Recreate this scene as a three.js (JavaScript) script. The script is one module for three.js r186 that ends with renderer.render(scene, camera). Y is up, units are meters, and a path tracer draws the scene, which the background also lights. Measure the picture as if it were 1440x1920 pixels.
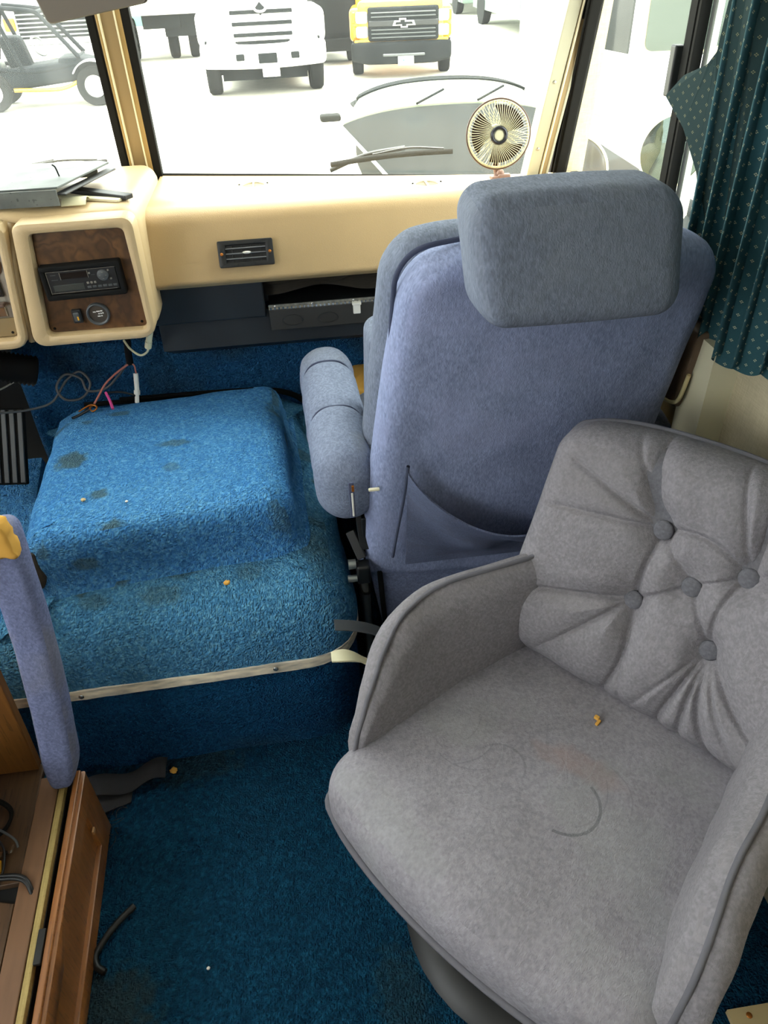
import * as THREE from 'three';
import { mergeGeometries, mergeVertices, toCreasedNormals } from 'three/addons/utils/BufferGeometryUtils.js';
import { RoundedBoxGeometry } from 'three/addons/geometries/RoundedBoxGeometry.js';

// ---------- camera, sky, sun, exposure ----------
const scene = new THREE.Scene();
const camera = new THREE.PerspectiveCamera(69.42, 1440 / 1920, 0.05, 200);
camera.rotation.order = 'YXZ';
camera.position.set(0, 1.45, 0);
camera.rotation.set(-37.4 * Math.PI / 180, -6 * Math.PI / 180, -2.5 * Math.PI / 180);
scene.add(camera);
scene.background = new THREE.Color(0.96, 1.0, 1.0);      // even bright overcast
scene.backgroundIntensity = 1.0;
const sun = new THREE.DirectionalLight(0xfffcf6, 1.7);
sun.position.set(0.5, 32, -4.5);
sun.shadow.radius = 8;
sun.castShadow = true; sun.shadow.mapSize.set(2048, 2048);
Object.assign(sun.shadow.camera, { left: -30, right: 30, top: 40, bottom: -40, near: 1, far: 90 });
scene.add(sun);
const renderer = new THREE.WebGLRenderer({ antialias: true });
renderer.toneMapping = THREE.LinearToneMapping;
renderer.toneMappingExposure = 9;
renderer.shadowMap.enabled = true;

// ---------- helpers ----------
const V = (x, y, z) => new THREE.Vector3(x, y, z);
const { clamp, lerp, smoothstep } = THREE.MathUtils;
function rngOf(seed) { let s = seed >>> 0; return () => { s = (s + 0x6d2b79f5) | 0; let t = Math.imul(s ^ (s >>> 15), 1 | s); t = (t + Math.imul(t ^ (t >>> 7), 61 | t)) ^ t; return ((t ^ (t >>> 14)) >>> 0) / 4294967296; }; }
const hash = (x, y, s) => { let h = Math.imul(x, 374761393) + Math.imul(y, 668265263) + Math.imul(s, 1442695041); h = Math.imul(h ^ (h >>> 13), 1274126177); return ((h ^ (h >>> 16)) >>> 0) / 4294967296; };
function pnoise(u, v, px, py, s) {              // value noise that repeats after px, py cells; u, v in 0..1
  const x = u * px, y = v * py, x0 = Math.floor(x), y0 = Math.floor(y), fx = x - x0, fy = y - y0;
  const a = fx * fx * (3 - 2 * fx), b = fy * fy * (3 - 2 * fy), X = (k) => ((k % px) + px) % px, Y = (k) => ((k % py) + py) % py;
  return lerp(lerp(hash(X(x0), Y(y0), s), hash(X(x0 + 1), Y(y0), s), a), lerp(hash(X(x0), Y(y0 + 1), s), hash(X(x0 + 1), Y(y0 + 1), s), a), b);
}
const fbm = (u, v, px, py, s, n = 4) => { let t = 0, a = 0.5, w = 0; for (let i = 0; i < n; i++) { t += a * pnoise(u, v, px << i, py << i, s + i); w += a; a *= 0.5; } return t / w; };
const n3 = (x, y, z) => Math.sin(x * 1.7 + 1.3 * Math.sin(y * 1.1 + z)) * Math.sin(y * 1.9 + 1.1 * Math.sin(z * 1.3 - x)) * Math.sin(z * 1.6 + Math.sin(x * 1.2 + y));
function tex(size, tile, fn, srgb = true, off = [0, 0]) {
  const d = new Uint8Array(size * size * 4);
  for (let y = 0; y < size; y++) for (let x = 0; x < size; x++) {
    const c = fn((x + 0.5) / size, (y + 0.5) / size), k = (y * size + x) * 4;
    if (c.length) { d[k] = clamp(c[0], 0, 1) * 255; d[k + 1] = clamp(c[1], 0, 1) * 255; d[k + 2] = clamp(c[2], 0, 1) * 255; } else d[k] = d[k + 1] = d[k + 2] = clamp(c, 0, 1) * 255;
    d[k + 3] = 255;
  }
  const t = new THREE.DataTexture(d, size, size);
  t.wrapS = t.wrapT = THREE.RepeatWrapping; t.magFilter = THREE.LinearFilter; t.minFilter = THREE.LinearFilter;
  if (srgb) t.colorSpace = THREE.SRGBColorSpace;
  t.repeat.set(1 / tile, 1 / tile); t.offset.set(off[0] / tile, off[1] / tile);
  t.needsUpdate = true; return t;
}
const gray = (size, tile, fn) => tex(size, tile, (u, v) => fn(u, v), false);
const mat = (o) => new THREE.MeshPhysicalMaterial({ roughness: 0.6, ...o });
const C = (hex) => new THREE.Color(hex);

const used = new Map(), BASE = new WeakMap();
const numbered = (n) => { const k = used.get(n) ?? 0; used.set(n, k + 1); return k ? n + '_' + String(k).padStart(3, '0') : n; };
function tag(o, label, category, group, kind) { if (label) o.userData.label = label; if (category) o.userData.category = category; if (group) o.userData.group = group; if (kind) o.userData.kind = kind; return o; }
// a thing: a Group at its base; its parts are written in world coordinates unless turn is given (then in the group's own axes)
function thing(name, label, category, [x, y, z] = [0, 0, 0], group, turn) {
  const o = new THREE.Group(); o.name = numbered(name); o.position.set(x, y, z); if (turn !== undefined) o.rotation.y = turn;
  BASE.set(o, turn === undefined ? [x, y, z] : [0, 0, 0]); tag(o, label, category, group); scene.add(o); return o;
}
function part(name, geo, m, parent, label) {
  const b = BASE.get(parent) ?? [0, 0, 0]; geo = geo.clone().translate(-b[0], -b[1], -b[2]);
  const o = new THREE.Mesh(geo, m); o.name = name; o.castShadow = o.receiveShadow = true; BASE.set(o, b); if (label) o.userData.label = label; parent.add(o); return o;
}
function single(name, geo, m, label, category, group) { const o = new THREE.Mesh(geo, m); o.name = numbered(name); o.castShadow = o.receiveShadow = true; scene.add(o); BASE.set(o, [0, 0, 0]); return tag(o, label, category, group); }
function struct(name, geo, m, label) { const o = single(name, geo, m, label); o.userData.kind = 'structure'; return o; }
function copyOf(o, label, [x, y, z], turn) { const c = o.clone(); c.name = numbered(o.name.replace(/_\d{3}$/, '')); c.position.set(x, y, z); if (turn !== undefined) c.rotation.y = turn; c.userData = { ...o.userData }; if (label) c.userData.label = label; scene.add(c); return c; }

function boxUV(g) {                             // uv in metres, by the face's main direction
  g = g.index ? g.toNonIndexed() : g;
  const p = g.attributes.position, uv = new Float32Array(p.count * 2), a = V(), b = V(), c = V(), n = V();
  for (let i = 0; i < p.count; i += 3) {
    a.fromBufferAttribute(p, i); b.fromBufferAttribute(p, i + 1); c.fromBufferAttribute(p, i + 2);
    n.copy(b).sub(a).cross(c.clone().sub(a)); const x = Math.abs(n.x), y = Math.abs(n.y), z = Math.abs(n.z);
    [a, b, c].forEach((q, k) => { const o = (i + k) * 2; if (y >= x && y >= z) { uv[o] = q.x; uv[o + 1] = q.z; } else if (z >= x) { uv[o] = q.x; uv[o + 1] = q.y; } else { uv[o] = q.z; uv[o + 1] = q.y; } });
  }
  g.setAttribute('uv', new THREE.BufferAttribute(uv, 2)); return g;
}
function bare(g) { g = g.clone(); for (const k of Object.keys(g.attributes)) if (k !== 'position') g.deleteAttribute(k); return g; }
function smooth(g, crease) { g = mergeVertices(bare(g), 1e-5); if (crease) g = toCreasedNormals(g, crease); else g.computeVertexNormals(); return boxUV(g); }
function deform(g, fn) { const p = g.attributes.position, v = V(); for (let i = 0; i < p.count; i++) { v.fromBufferAttribute(p, i); fn(v); p.setXYZ(i, v.x, v.y, v.z); } return g; }
function softBox(w, h, d, r, seg = [16, 16, 16], fn) {   // a box with round edges on a fine grid, bent by fn
  let g = mergeVertices(bare(new THREE.BoxGeometry(w, h, d, ...seg)), 1e-6);
  const s = [w / 2, h / 2, d / 2];
  deform(g, (v) => {
    const q = [v.x, v.y, v.z].map((c, i) => s[i] * Math.sin(clamp(c / s[i], -1, 1) * Math.PI / 2));
    const m = q.map((c, i) => clamp(c, -(s[i] - r), s[i] - r)), e = q.map((c, i) => c - m[i]), l = Math.hypot(...e);
    const o = l > 1e-9 ? m.map((c, i) => c + e[i] / l * r) : q; v.set(...o); if (fn) fn(v);
  });
  return smooth(g);
}
const rbox = (w, h, d, x, y, z, r = 0.003, s = 2) => boxUV(new RoundedBoxGeometry(w, h, d, s, Math.min(r, w / 2.01, h / 2.01, d / 2.01)).translate(x, y, z));
const box = (w, h, d, x, y, z) => boxUV(new THREE.BoxGeometry(w, h, d).translate(x, y, z));
function beam(p, q, w, d, side = V(1, 0, 0), r = 0.002) {   // a bar from p to q; w along side, d across
  const y = q.clone().sub(p), L = y.length(); y.normalize();
  const z = side.clone().cross(y).normalize(), x = y.clone().cross(z).normalize();
  const g = new RoundedBoxGeometry(w, L, d, 2, Math.min(r, w / 2.01, d / 2.01)), m = new THREE.Matrix4().makeBasis(x, y, z).setPosition(p.clone().add(q).multiplyScalar(0.5));
  return boxUV(g.applyMatrix4(m));
}
const tube = (pts, r, n = 0, rs = 8, closed = false) => new THREE.TubeGeometry(new THREE.CatmullRomCurve3(pts.map((p) => p.isVector3 ? p : V(...p)), closed, 'centripetal'), n || pts.length * 8, r, rs, closed);
const cyl = (r0, r1, h, n = 24) => new THREE.CylinderGeometry(r0, r1, h, n);
const merge = (list) => mergeGeometries(list.map((g) => { g = g.index ? g.toNonIndexed() : g.clone(); for (const k of Object.keys(g.attributes)) if (!['position', 'normal', 'uv'].includes(k)) g.deleteAttribute(k); if (!g.attributes.normal) g.computeVertexNormals(); if (!g.attributes.uv) g = boxUV(g); return g; }));
function prism(pts, depth, bevel = 0, holes = []) {    // outline in x, y extruded towards +z
  const s = new THREE.Shape(pts.map((p) => new THREE.Vector2(...p)));
  for (const h of holes) s.holes.push(new THREE.Path(h.map((p) => new THREE.Vector2(...p))));
  return new THREE.ExtrudeGeometry(s, { depth: depth - 2 * bevel, bevelEnabled: bevel > 0, bevelSize: bevel, bevelThickness: bevel, bevelOffset: -bevel, bevelSegments: 3, curveSegments: 8 }).translate(0, 0, bevel);
}
function roundPoly(cs, n = 6) {                 // corners [x, z, radius] -> dense outline
  const out = [], N = cs.length;
  for (let i = 0; i < N; i++) {
    const [x, y, r = 0] = cs[i], P = cs[(i + N - 1) % N], Q = cs[(i + 1) % N];
    let ax = P[0] - x, ay = P[1] - y, bx = Q[0] - x, by = Q[1] - y; const la = Math.hypot(ax, ay), lb = Math.hypot(bx, by); ax /= la; ay /= la; bx /= lb; by /= lb;
    if (!r) { out.push([x, y]); continue; }
    const half = Math.acos(clamp(ax * bx + ay * by, -1, 1)) / 2, t = Math.min(r / Math.tan(half), la * 0.49, lb * 0.49);
    for (let k = 0; k <= n; k++) { const u = k / n, a = (1 - u) * (1 - u), b = 2 * u * (1 - u), c = u * u; out.push([a * (x + ax * t) + b * x + c * (x + bx * t), a * (y + ay * t) + b * y + c * (y + by * t)]); }
  }
  return out;
}
function dense(pts, step) { const o = []; pts.forEach((p, i) => { const q = pts[(i + 1) % pts.length], L = Math.hypot(q[0] - p[0], q[1] - p[1]), n = Math.max(1, Math.round(L / step)); for (let k = 0; k < n; k++) o.push([lerp(p[0], q[0], k / n), lerp(p[1], q[1], k / n)]); }); return o; }
function mound(outline, profile, rings = 14, fn) {      // outline in x, z (dense); profile [inset, y]; closed with rings to the middle
  const N = outline.length, nor = outline.map((p, i) => { const a = outline[(i + N - 1) % N], b = outline[(i + 1) % N]; let x = b[1] - a[1], z = -(b[0] - a[0]); const l = Math.hypot(x, z); return [x / l, z / l]; });
  let A = 0; outline.forEach((p, i) => { const q = outline[(i + 1) % N]; A += p[0] * q[1] - q[0] * p[1]; });
  const sg = A > 0 ? -1 : 1, rows = profile.map(([t, y]) => outline.map((p, i) => [p[0] + sg * nor[i][0] * t, y, p[1] + sg * nor[i][1] * t]));
  const last = rows[rows.length - 1], c = last.reduce((s, p) => [s[0] + p[0] / N, s[1] + p[2] / N], [0, 0]);
  for (let k = 1; k <= rings; k++) { const f = 1 - k / rings; rows.push(last.map((p) => [c[0] + (p[0] - c[0]) * f, p[1], c[1] + (p[2] - c[1]) * f])); }
  const pos = rows.flat().flat(), idx = [];
  for (let r = 0; r < rows.length - 1; r++) for (let i = 0; i < N; i++) { const j = (i + 1) % N, a = r * N + i, b = r * N + j, d = a + N, e = b + N; if (sg < 0) idx.push(a, d, b, b, d, e); else idx.push(a, b, d, b, e, d); }
  const g = new THREE.BufferGeometry(); g.setAttribute('position', new THREE.BufferAttribute(new Float32Array(pos), 3)); g.setIndex(idx);
  if (fn) deform(g, fn); return smooth(g);
}
function sheet(nu, nv, fn, thick = 0) {        // a surface fn(u, v) -> [x, y, z]; with thickness along its normal when thick > 0
  const pos = [], idx = [];
  for (let j = 0; j <= nv; j++) for (let i = 0; i <= nu; i++) pos.push(...fn(i / nu, j / nv));
  for (let j = 0; j < nv; j++) for (let i = 0; i < nu; i++) { const a = j * (nu + 1) + i, b = a + 1, c = a + nu + 1, d = c + 1; idx.push(a, b, c, b, d, c); }
  let g = new THREE.BufferGeometry(); g.setAttribute('position', new THREE.BufferAttribute(new Float32Array(pos), 3)); g.setIndex(idx); g.computeVertexNormals();
  const uv = []; for (let j = 0; j <= nv; j++) for (let i = 0; i <= nu; i++) uv.push(i / nu, j / nv);
  g.setAttribute('uv', new THREE.BufferAttribute(new Float32Array(uv), 2));
  if (!thick) return g;
  const b = g.clone(), p = b.attributes.position, n = b.attributes.normal; for (let k = 0; k < p.count; k++) p.setXYZ(k, p.getX(k) - n.getX(k) * thick, p.getY(k) - n.getY(k) * thick, p.getZ(k) - n.getZ(k) * thick);
  b.setIndex(idx.map((_, k) => idx[k - (k % 3) + 2 - (k % 3)]));
  const edge = []; for (let i = 0; i <= nu; i++) edge.push(i); for (let j = 1; j <= nv; j++) edge.push(j * (nu + 1) + nu); for (let i = nu - 1; i >= 0; i--) edge.push(nv * (nu + 1) + i); for (let j = nv - 1; j >= 1; j--) edge.push(j * (nu + 1));
  const ep = [], ei = [], eu = []; edge.forEach((k) => { ep.push(g.attributes.position.getX(k), g.attributes.position.getY(k), g.attributes.position.getZ(k), p.getX(k), p.getY(k), p.getZ(k)); eu.push(uv[2 * k], uv[2 * k + 1], uv[2 * k], uv[2 * k + 1]); });
  edge.forEach((_, i) => { const j = (i + 1) % edge.length, a = 2 * i, q = 2 * j; ei.push(a, a + 1, q, q, a + 1, q + 1); });
  const e = new THREE.BufferGeometry(); e.setAttribute('position', new THREE.BufferAttribute(new Float32Array(ep), 3)); e.setAttribute('uv', new THREE.BufferAttribute(new Float32Array(eu), 2)); e.setIndex(ei); e.computeVertexNormals();
  b.computeVertexNormals();
  return merge([g, b, e]);
}
const uvScale = (g, su, sv) => { const u = g.attributes.uv; for (let i = 0; i < u.count; i++) u.setXY(i, u.getX(i) * su, u.getY(i) * sv); return g; };
const lathe = (pts, n = 32) => new THREE.LatheGeometry(pts.map((p) => new THREE.Vector2(...p)), n);
const ring = (R, r, n = 32) => new THREE.TorusGeometry(R, r, 8, n);
function screwHead(x, y, z, r = 0.004, rot = [0, 0, 0]) { const g = merge([lathe([[0, 0.0018], [r * 0.6, 0.0016], [r, 0.0004], [r, -0.001], [0, -0.001]], 12), new THREE.BoxGeometry(r * 1.4, 0.0006, r * 0.25).translate(0, 0.0019, 0)]); g.rotateX(rot[0]).rotateY(rot[1]).rotateZ(rot[2]); return g.translate(x, y, z); }
const zy = (pts, x0, x1) => boxUV(bare(prism(pts, x1 - x0)).applyMatrix4(new THREE.Matrix4().set(0, 0, 1, x0, 0, 1, 0, 0, 1, 0, 0, 0, 0, 0, 0, 1)));   // outline in z, y swept along x
function frameRing(out, hole, depth, bevel, N = 96) {   // a frame between two convex outlines, its edges rounded
  const c = hole.reduce((s, p) => [s[0] + p[0] / hole.length, s[1] + p[1] / hole.length], [0, 0]);
  const hit = (poly, a) => { const dx = Math.cos(a), dy = Math.sin(a); let best = 0; poly.forEach((p, i) => { const q = poly[(i + 1) % poly.length], ex = q[0] - p[0], ey = q[1] - p[1], det = dx * ey - dy * ex; if (Math.abs(det) < 1e-12) return; const t = ((p[0] - c[0]) * ey - (p[1] - c[1]) * ex) / det, u = ((p[0] - c[0]) * dy - (p[1] - c[1]) * dx) / det; if (t > 0 && u > -1e-6 && u < 1 + 1e-6) best = Math.max(best, t); }); return best; };
  const angs = [...new Set([...out, ...hole].map((p) => Math.atan2(p[1] - c[1], p[0] - c[0])))]; for (let i = 0; i < N; i++) angs.push(i / N * 2 * Math.PI - Math.PI); angs.sort((a, b) => a - b);
  const prof = [[0, 0], [0, depth - bevel], [0.3, depth - bevel * 0.3], [1, depth]], pos = [], idx = [], K = prof.length * 2;
  for (const a of angs) { const R = hit(out, a), r = hit(hole, a), dx = Math.cos(a), dy = Math.sin(a); for (const [k, z] of prof) { const q = R - k * bevel; pos.push(c[0] + dx * q, c[1] + dy * q, z); } for (const [k, z] of prof.slice().reverse()) { const q = r + k * bevel; pos.push(c[0] + dx * q, c[1] + dy * q, z); } }
  for (let i = 0; i < angs.length; i++) for (let k = 0; k < K; k++) { const j = (i + 1) % angs.length, l = (k + 1) % K, A = i * K + k, B = j * K + k, D = i * K + l, E = j * K + l; idx.push(A, B, D, B, E, D); }
  const g = new THREE.BufferGeometry(); g.setAttribute('position', new THREE.BufferAttribute(new Float32Array(pos), 3)); g.setIndex(idx); return smooth(g, 0.6);
}
// ---------- materials ----------
const mix3 = (a, b, t) => [lerp(a[0], b[0], t), lerp(a[1], b[1], t), lerp(a[2], b[2], t)];
const hx = (h) => [(h >> 16 & 255) / 255, (h >> 8 & 255) / 255, (h & 255) / 255];
// tufted carpet
const tuftBump = gray(512, 0.22, (u, v) => { const a = pnoise(u, v, 56, 56, 3), b = pnoise(u, v, 90, 90, 9), c = pnoise(u, v, 200, 200, 5); return 0.5 * Math.abs(a * 2 - 1) + 0.3 * b + 0.2 * c; });
const blot = (x, y, cx, cy, rx, ry, s) => { const d = Math.hypot((x - cx) / rx, (y - cy) / ry) + (pnoise(x * 2 % 1, y * 2 % 1, 40, 40, s) - 0.5) * 0.55; return 0.8 * (1 - smoothstep(d, 0.55, 1.2)); };
function carpetMap(size, tile, base, dark, light, dirt, spots = [], off = [0, 0], dirtAt = 0.62) {
  return tex(size, tile, (u, v) => {
    const f = fbm(u, v, 250, 250, 11, 2), m = fbm(u, v, 5, 5, 21, 4), d = fbm(u, v, 4, 4, 33, 5);
    let c = mix3(mix3(dark, base, clamp(f * 1.3 - 0.1, 0, 1)), light, clamp((f - 0.55) * 1.0, 0, 0.4) + clamp((m - 0.5) * 0.7, 0, 0.3));
    c = mix3(c, dirt, clamp((d - dirtAt) * 2.6, 0, 0.6));
    for (const [x, y, rx, ry, k, col] of spots) c = mix3(c, col ?? dirt, k * blot(u * tile, v * tile, x, y, rx, ry, 77));
    return c;
  }, true, off);
}
const CARPET = { roughness: 1, specularIntensity: 0.15, sheen: 0.12, sheenRoughness: 0.6, sheenColor: C(0x4b8fc4) };
// spots are given in metres from the texture's corner at x = -0.9, z = -2.1 (engine cover)
const coverSpots = [[0.36, 0.64, 0.036, 0.036, 0.85], [0.58, 0.60, 0.038, 0.018, 0.55], [0.585, 0.70, 0.02, 0.02, 0.35], [0.44, 0.78, 0.022, 0.018, 0.75], [0.42, 0.39, 0.03, 0.018, 0.6], [0.35, 0.43, 0.016, 0.016, 0.5],
  [0.48, 0.90, 0.03, 0.03, 0.8], [0.40, 0.93, 0.02, 0.018, 0.7], [0.43, 0.96, 0.03, 0.02, 0.4], [0.60, 0.91, 0.035, 0.02, 0.5], [0.56, 0.96, 0.05, 0.02, 0.35], [0.74, 0.925, 0.03, 0.025, 0.3], [0.865, 0.48, 0.04, 0.03, 0.45], [0.90, 0.58, 0.02, 0.02, 0.6], [0.89, 0.76, 0.06, 0.02, 0.45], [0.25, 0.42, 0.06, 0.02, 0.55], [0.22, 0.62, 0.02, 0.05, 0.5], [0.20, 0.85, 0.03, 0.05, 0.5], [0.82, 0.42, 0.03, 0.06, 0.4]];
const M = {};
M.coverCarpet = mat({ ...CARPET, map: carpetMap(1024, 1.1, hx(0x5a98be), hx(0x3b75a0), hx(0x88c0d4), hx(0x4d5a52), coverSpots, [0.9, 2.1], 0.66), bumpMap: tuftBump, bumpScale: 0.010 });
M.lidCarpet = mat({ ...CARPET, map: carpetMap(1024, 1.1, hx(0x5a9fd4), hx(0x3b7abc), hx(0x86c2e4), hx(0x4d5a52), coverSpots, [0.9, 2.1], 0.8), bumpMap: tuftBump, bumpScale: 0.010 });
M.wallCarpet = mat({ ...CARPET, map: carpetMap(512, 0.8, hx(0x2a628f), hx(0x1f4a76), hx(0x3f7fa8), hx(0x35464f)), bumpMap: tuftBump, bumpScale: 0.010 });
M.floorCarpet = mat({ ...CARPET, sheen: 0.1, map: carpetMap(1024, 1.6, hx(0x12445f), hx(0x0c3048), hx(0x1f5c7c), hx(0x3a3d38), [[0.43, 0.55, 0.1, 0.08, 0.75], [0.5, 0.62, 0.07, 0.05, 0.5], [0.95, 0.6, 0.05, 0.1, 0.4], [1.22, 0.75, 0.06, 0.05, 0.45], [0.36, 0.85, 0.05, 0.05, 0.5], [0.55, 0.06, 0.12, 0.06, 0.5]], [0.9, 1.1], 0.6), bumpMap: tuftBump, bumpScale: 0.010 });  // dirtier carpet, darkened further so the colour carries the floor shade
M.riserCarpet = mat({ ...CARPET, sheen: 0.25, map: carpetMap(512, 0.8, hx(0x17507a), hx(0x10395c), hx(0x286b94), hx(0x2d3d45)), bumpMap: tuftBump, bumpScale: 0.009 });  // darker copy of the same carpet, shade of the front face in its colour
// velour
const weaveBump = gray(512, 0.12, (u, v) => 0.6 * pnoise(u, v, 128, 60, 4) + 0.4 * pnoise(u, v, 250, 250, 8));
function velour(base, vary, seed, streak, tint, tile = 0.5, size = 1024) {
  return tex(size, tile, (u, v) => {
    const s = streak ? pnoise(u, v, 300, 110, seed) * 0.6 + pnoise(u, v, 170, 60, seed + 2) * 0.4 : fbm(u, v, 150, 150, seed, 2), m = fbm(u, v, 4, 4, seed + 7, 4);
    const k = 1 + (s - 0.5) * vary + (m - 0.5) * vary * 0.5; return mix3(base.map((c) => c * k), tint, clamp((m - 0.52) * 2.4, 0, 0.35));
  });
}
const VEL = { roughness: 0.95, specularIntensity: 0.2, sheen: 0.55, sheenRoughness: 0.45, bumpMap: weaveBump, bumpScale: 0.0006 };
M.denim = mat({ ...VEL, sheenColor: C(0x8490b4), map: velour(hx(0x8791b0), 0.28, 40, true, hx(0x8c92b2)) });
M.denimWorn = mat({ ...VEL, sheenColor: C(0x7f8694), map: velour(hx(0x707888), 0.3, 50, true, hx(0x767c86)) });
M.denimPale = mat({ ...VEL, sheenColor: C(0x8f9bb4), map: velour(hx(0x7d879c), 0.25, 60, false, hx(0x83868a)) });
M.boardVelour = mat({ ...VEL, sheenColor: C(0x7f8fc0), map: velour(hx(0x727a9c), 0.3, 66, false, hx(0x7c766f)) });
M.gray = mat({ ...VEL, sheenColor: C(0x8c8894), map: velour(hx(0x868388), 0.2, 70, false, hx(0x827e80)) });
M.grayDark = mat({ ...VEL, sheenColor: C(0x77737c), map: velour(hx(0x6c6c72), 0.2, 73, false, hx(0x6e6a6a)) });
M.graySeat = mat({ ...VEL, sheenColor: C(0x9a98a4), map: tex(1024, 0.7, (u, v) => {
  const x = u * 0.7 - 0.35, z = v * 0.7 - 0.35, m = fbm(u, v, 7, 7, 81, 5), f = fbm(u, v, 170, 170, 82, 2); let c = hx(0x908d94).map((k) => k * (1 + (f - 0.5) * 0.2 + (m - 0.5) * 0.18));
  c = mix3(c, hx(0x9a817c), 0.4 * clamp(blot(x + 1, z + 1, 1.03, 0.97, 0.06, 0.025, 5) + 0.8 * blot(x + 1, z + 1, 0.98, 0.99, 0.04, 0.018, 6), 0, 1));
  const ang = Math.atan2(z - 0.045, x - 0.035), rr = Math.hypot(x - 0.035, z - 0.045); if (Math.abs(rr - 0.05) < 0.0022 && ang > -1.3 && ang < 1.4) c = mix3(c, hx(0x4b4a50), 0.45);
  if (Math.abs(Math.hypot(x + 0.075, z - 0.06) - 0.04) < 0.0016 && Math.sin(Math.atan2(z - 0.06, x + 0.075)) < -0.2) c = mix3(c, hx(0x55545a), 0.22);
  for (let i = 0; i < 16; i++) { const ax = hash(i, 1, 3) * 0.3 - 0.15, az = hash(i, 2, 3) * 0.26 - 0.12, th = hash(i, 3, 3) * 3.1, L = 0.02 + hash(i, 4, 3) * 0.03, dx = x - ax, dz = z - az, al = dx * Math.cos(th) + dz * Math.sin(th), ac = -dx * Math.sin(th) + dz * Math.cos(th) - al * al * 8; if (Math.abs(al) < L && Math.abs(ac) < 0.0011) c = mix3(c, i % 3 ? hx(0xa9a9b0) : hx(0x5a595f), 0.2); }
  c = mix3(c, hx(0x868a88), 0.25 * smoothstep(m, 0.5, 0.7)); return c;
}, true, [0.35, 0.35]) });
M.piping = mat({ ...VEL, sheenColor: C(0x8c8894), color: C(0x83828a) });
M.denimPiping = mat({ ...VEL, sheenColor: C(0x6f7fa8), color: C(0x565c72) });
M.pocket = mat({ ...VEL, sheenColor: C(0x707a98), map: velour(hx(0x6c7590), 0.3, 90, false, hx(0x5d6072)) });
// moulded dash
const leather = gray(512, 0.06, (u, v) => 0.5 * Math.abs(pnoise(u, v, 40, 40, 2) * 2 - 1) + 0.5 * pnoise(u, v, 90, 90, 6));
M.dash = mat({ color: C(0xbb9f72), roughness: 0.5, bumpMap: leather, bumpScale: 0.0003, map: tex(512, 1.1, (u, v) => { const m = fbm(u, v, 6, 6, 101, 5), d = fbm(u, v, 3, 3, 109, 5); return mix3([0.97, 0.97, 0.96].map((k) => k * (0.94 + m * 0.1)), hx(0xb99f7c), clamp((d - 0.66) * 3, 0, 0.5)); }) });
M.console = mat({ color: C(0xc3aa80), roughness: 0.45, bumpMap: leather, bumpScale: 0.0002 });
M.creamPost = mat({ color: C(0xa6a28c), roughness: 0.55 });
M.cream = mat({ color: C(0xd6d0b2), roughness: 0.5 });
M.creamDull = mat({ color: C(0xd2c391), roughness: 0.55 });
M.gold = mat({ color: C(0x9c8250), roughness: 0.5 });
M.tan = mat({ color: C(0x8a7550), roughness: 0.55 });
M.rubber = mat({ color: C(0x151514), roughness: 0.8, specularIntensity: 0.3 });
M.black = mat({ color: C(0x161819), roughness: 0.45 });
M.blackPanel = mat({ color: C(0x1d2226), roughness: 0.5, map: tex(256, 0.5, (u, v) => { const m = fbm(u, v, 8, 8, 120, 4); return [0.75 + m * 0.4, 0.75 + m * 0.4, 0.75 + m * 0.42]; }) });
M.darkTorn = mat({ color: C(0x3b352d), roughness: 0.9, map: tex(256, 0.2, (u, v) => { const m = fbm(u, v, 6, 12, 130, 5); return [0.4 + m * 0.7, 0.4 + m * 0.68, 0.4 + m * 0.6]; }) });
M.slat = mat({ color: C(0x6d7072), roughness: 0.45 });
M.gloveDoor = mat({ color: C(0x2b2a27), roughness: 0.6 });
M.grayPlastic = mat({ color: C(0x4a4d4e), roughness: 0.45 });
M.chrome = mat({ color: C(0xc8c8c4), roughness: 0.22, metalness: 1 });
M.alu = mat({ color: C(0xb9b6ac), roughness: 0.42, metalness: 0.85, map: tex(256, 0.2, (u, v) => { const m = fbm(u, v, 40, 4, 140, 4); return [0.7 + m * 0.4, 0.7 + m * 0.39, 0.7 + m * 0.36]; }) });
M.strip = mat({ color: C(0xfff6e6), roughness: 0.5, metalness: 0.0, map: tex(256, 0.25, (u, v) => { const m = fbm(u, v, 8, 30, 145, 5); return [0.62 + m * 0.55, 0.62 + m * 0.52, 0.6 + m * 0.48]; }) });
M.zinc = mat({ color: C(0x6c7270), roughness: 0.6, metalness: 0.2, map: tex(512, 0.4, (u, v) => { const m = fbm(u, v, 7, 7, 150, 5), s = pnoise(u, v, 90, 90, 155); return [0.6 + m * 0.5, 0.6 + m * 0.5, 0.6 + m * 0.48].map((k) => k - (s > 0.93 ? 0.2 : 0)); }) });
M.walnut = mat({ roughness: 0.4, clearcoat: 0.3, clearcoatRoughness: 0.3, map: tex(512, 0.26, (u, v) => { const w = fbm(u, v, 3, 3, 160, 4) * 3, g = fbm((u + w * 0.06) % 1, (v + w * 0.08) % 1, 9, 6, 165, 5), k = Math.abs(Math.sin((g + w) * 6)); return mix3(hx(0x33210f), hx(0x7a552f), clamp(0.15 + 0.75 * g * k + 0.2 * g, 0, 1)); }) });
const oakMap = (a, b, tile, s) => tex(512, tile, (u, v) => { const w = fbm(u, v, 4, 2, s, 3), g = pnoise((u + w * 0.05 + 1) % 1, v, 90, 3, s + 3), h = pnoise((u + w * 0.08) % 1, v, 14, 2, s + 5), p = pnoise(u, v, 220, 12, s + 9); return mix3(a, b, clamp(0.55 * h + 0.35 * g + (p > 0.8 ? -0.3 : 0.1), 0, 1)); });
M.oak = mat({ roughness: 0.5, map: oakMap(hx(0x55340f), hx(0x8a5b2a), 0.4, 170) });
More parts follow.
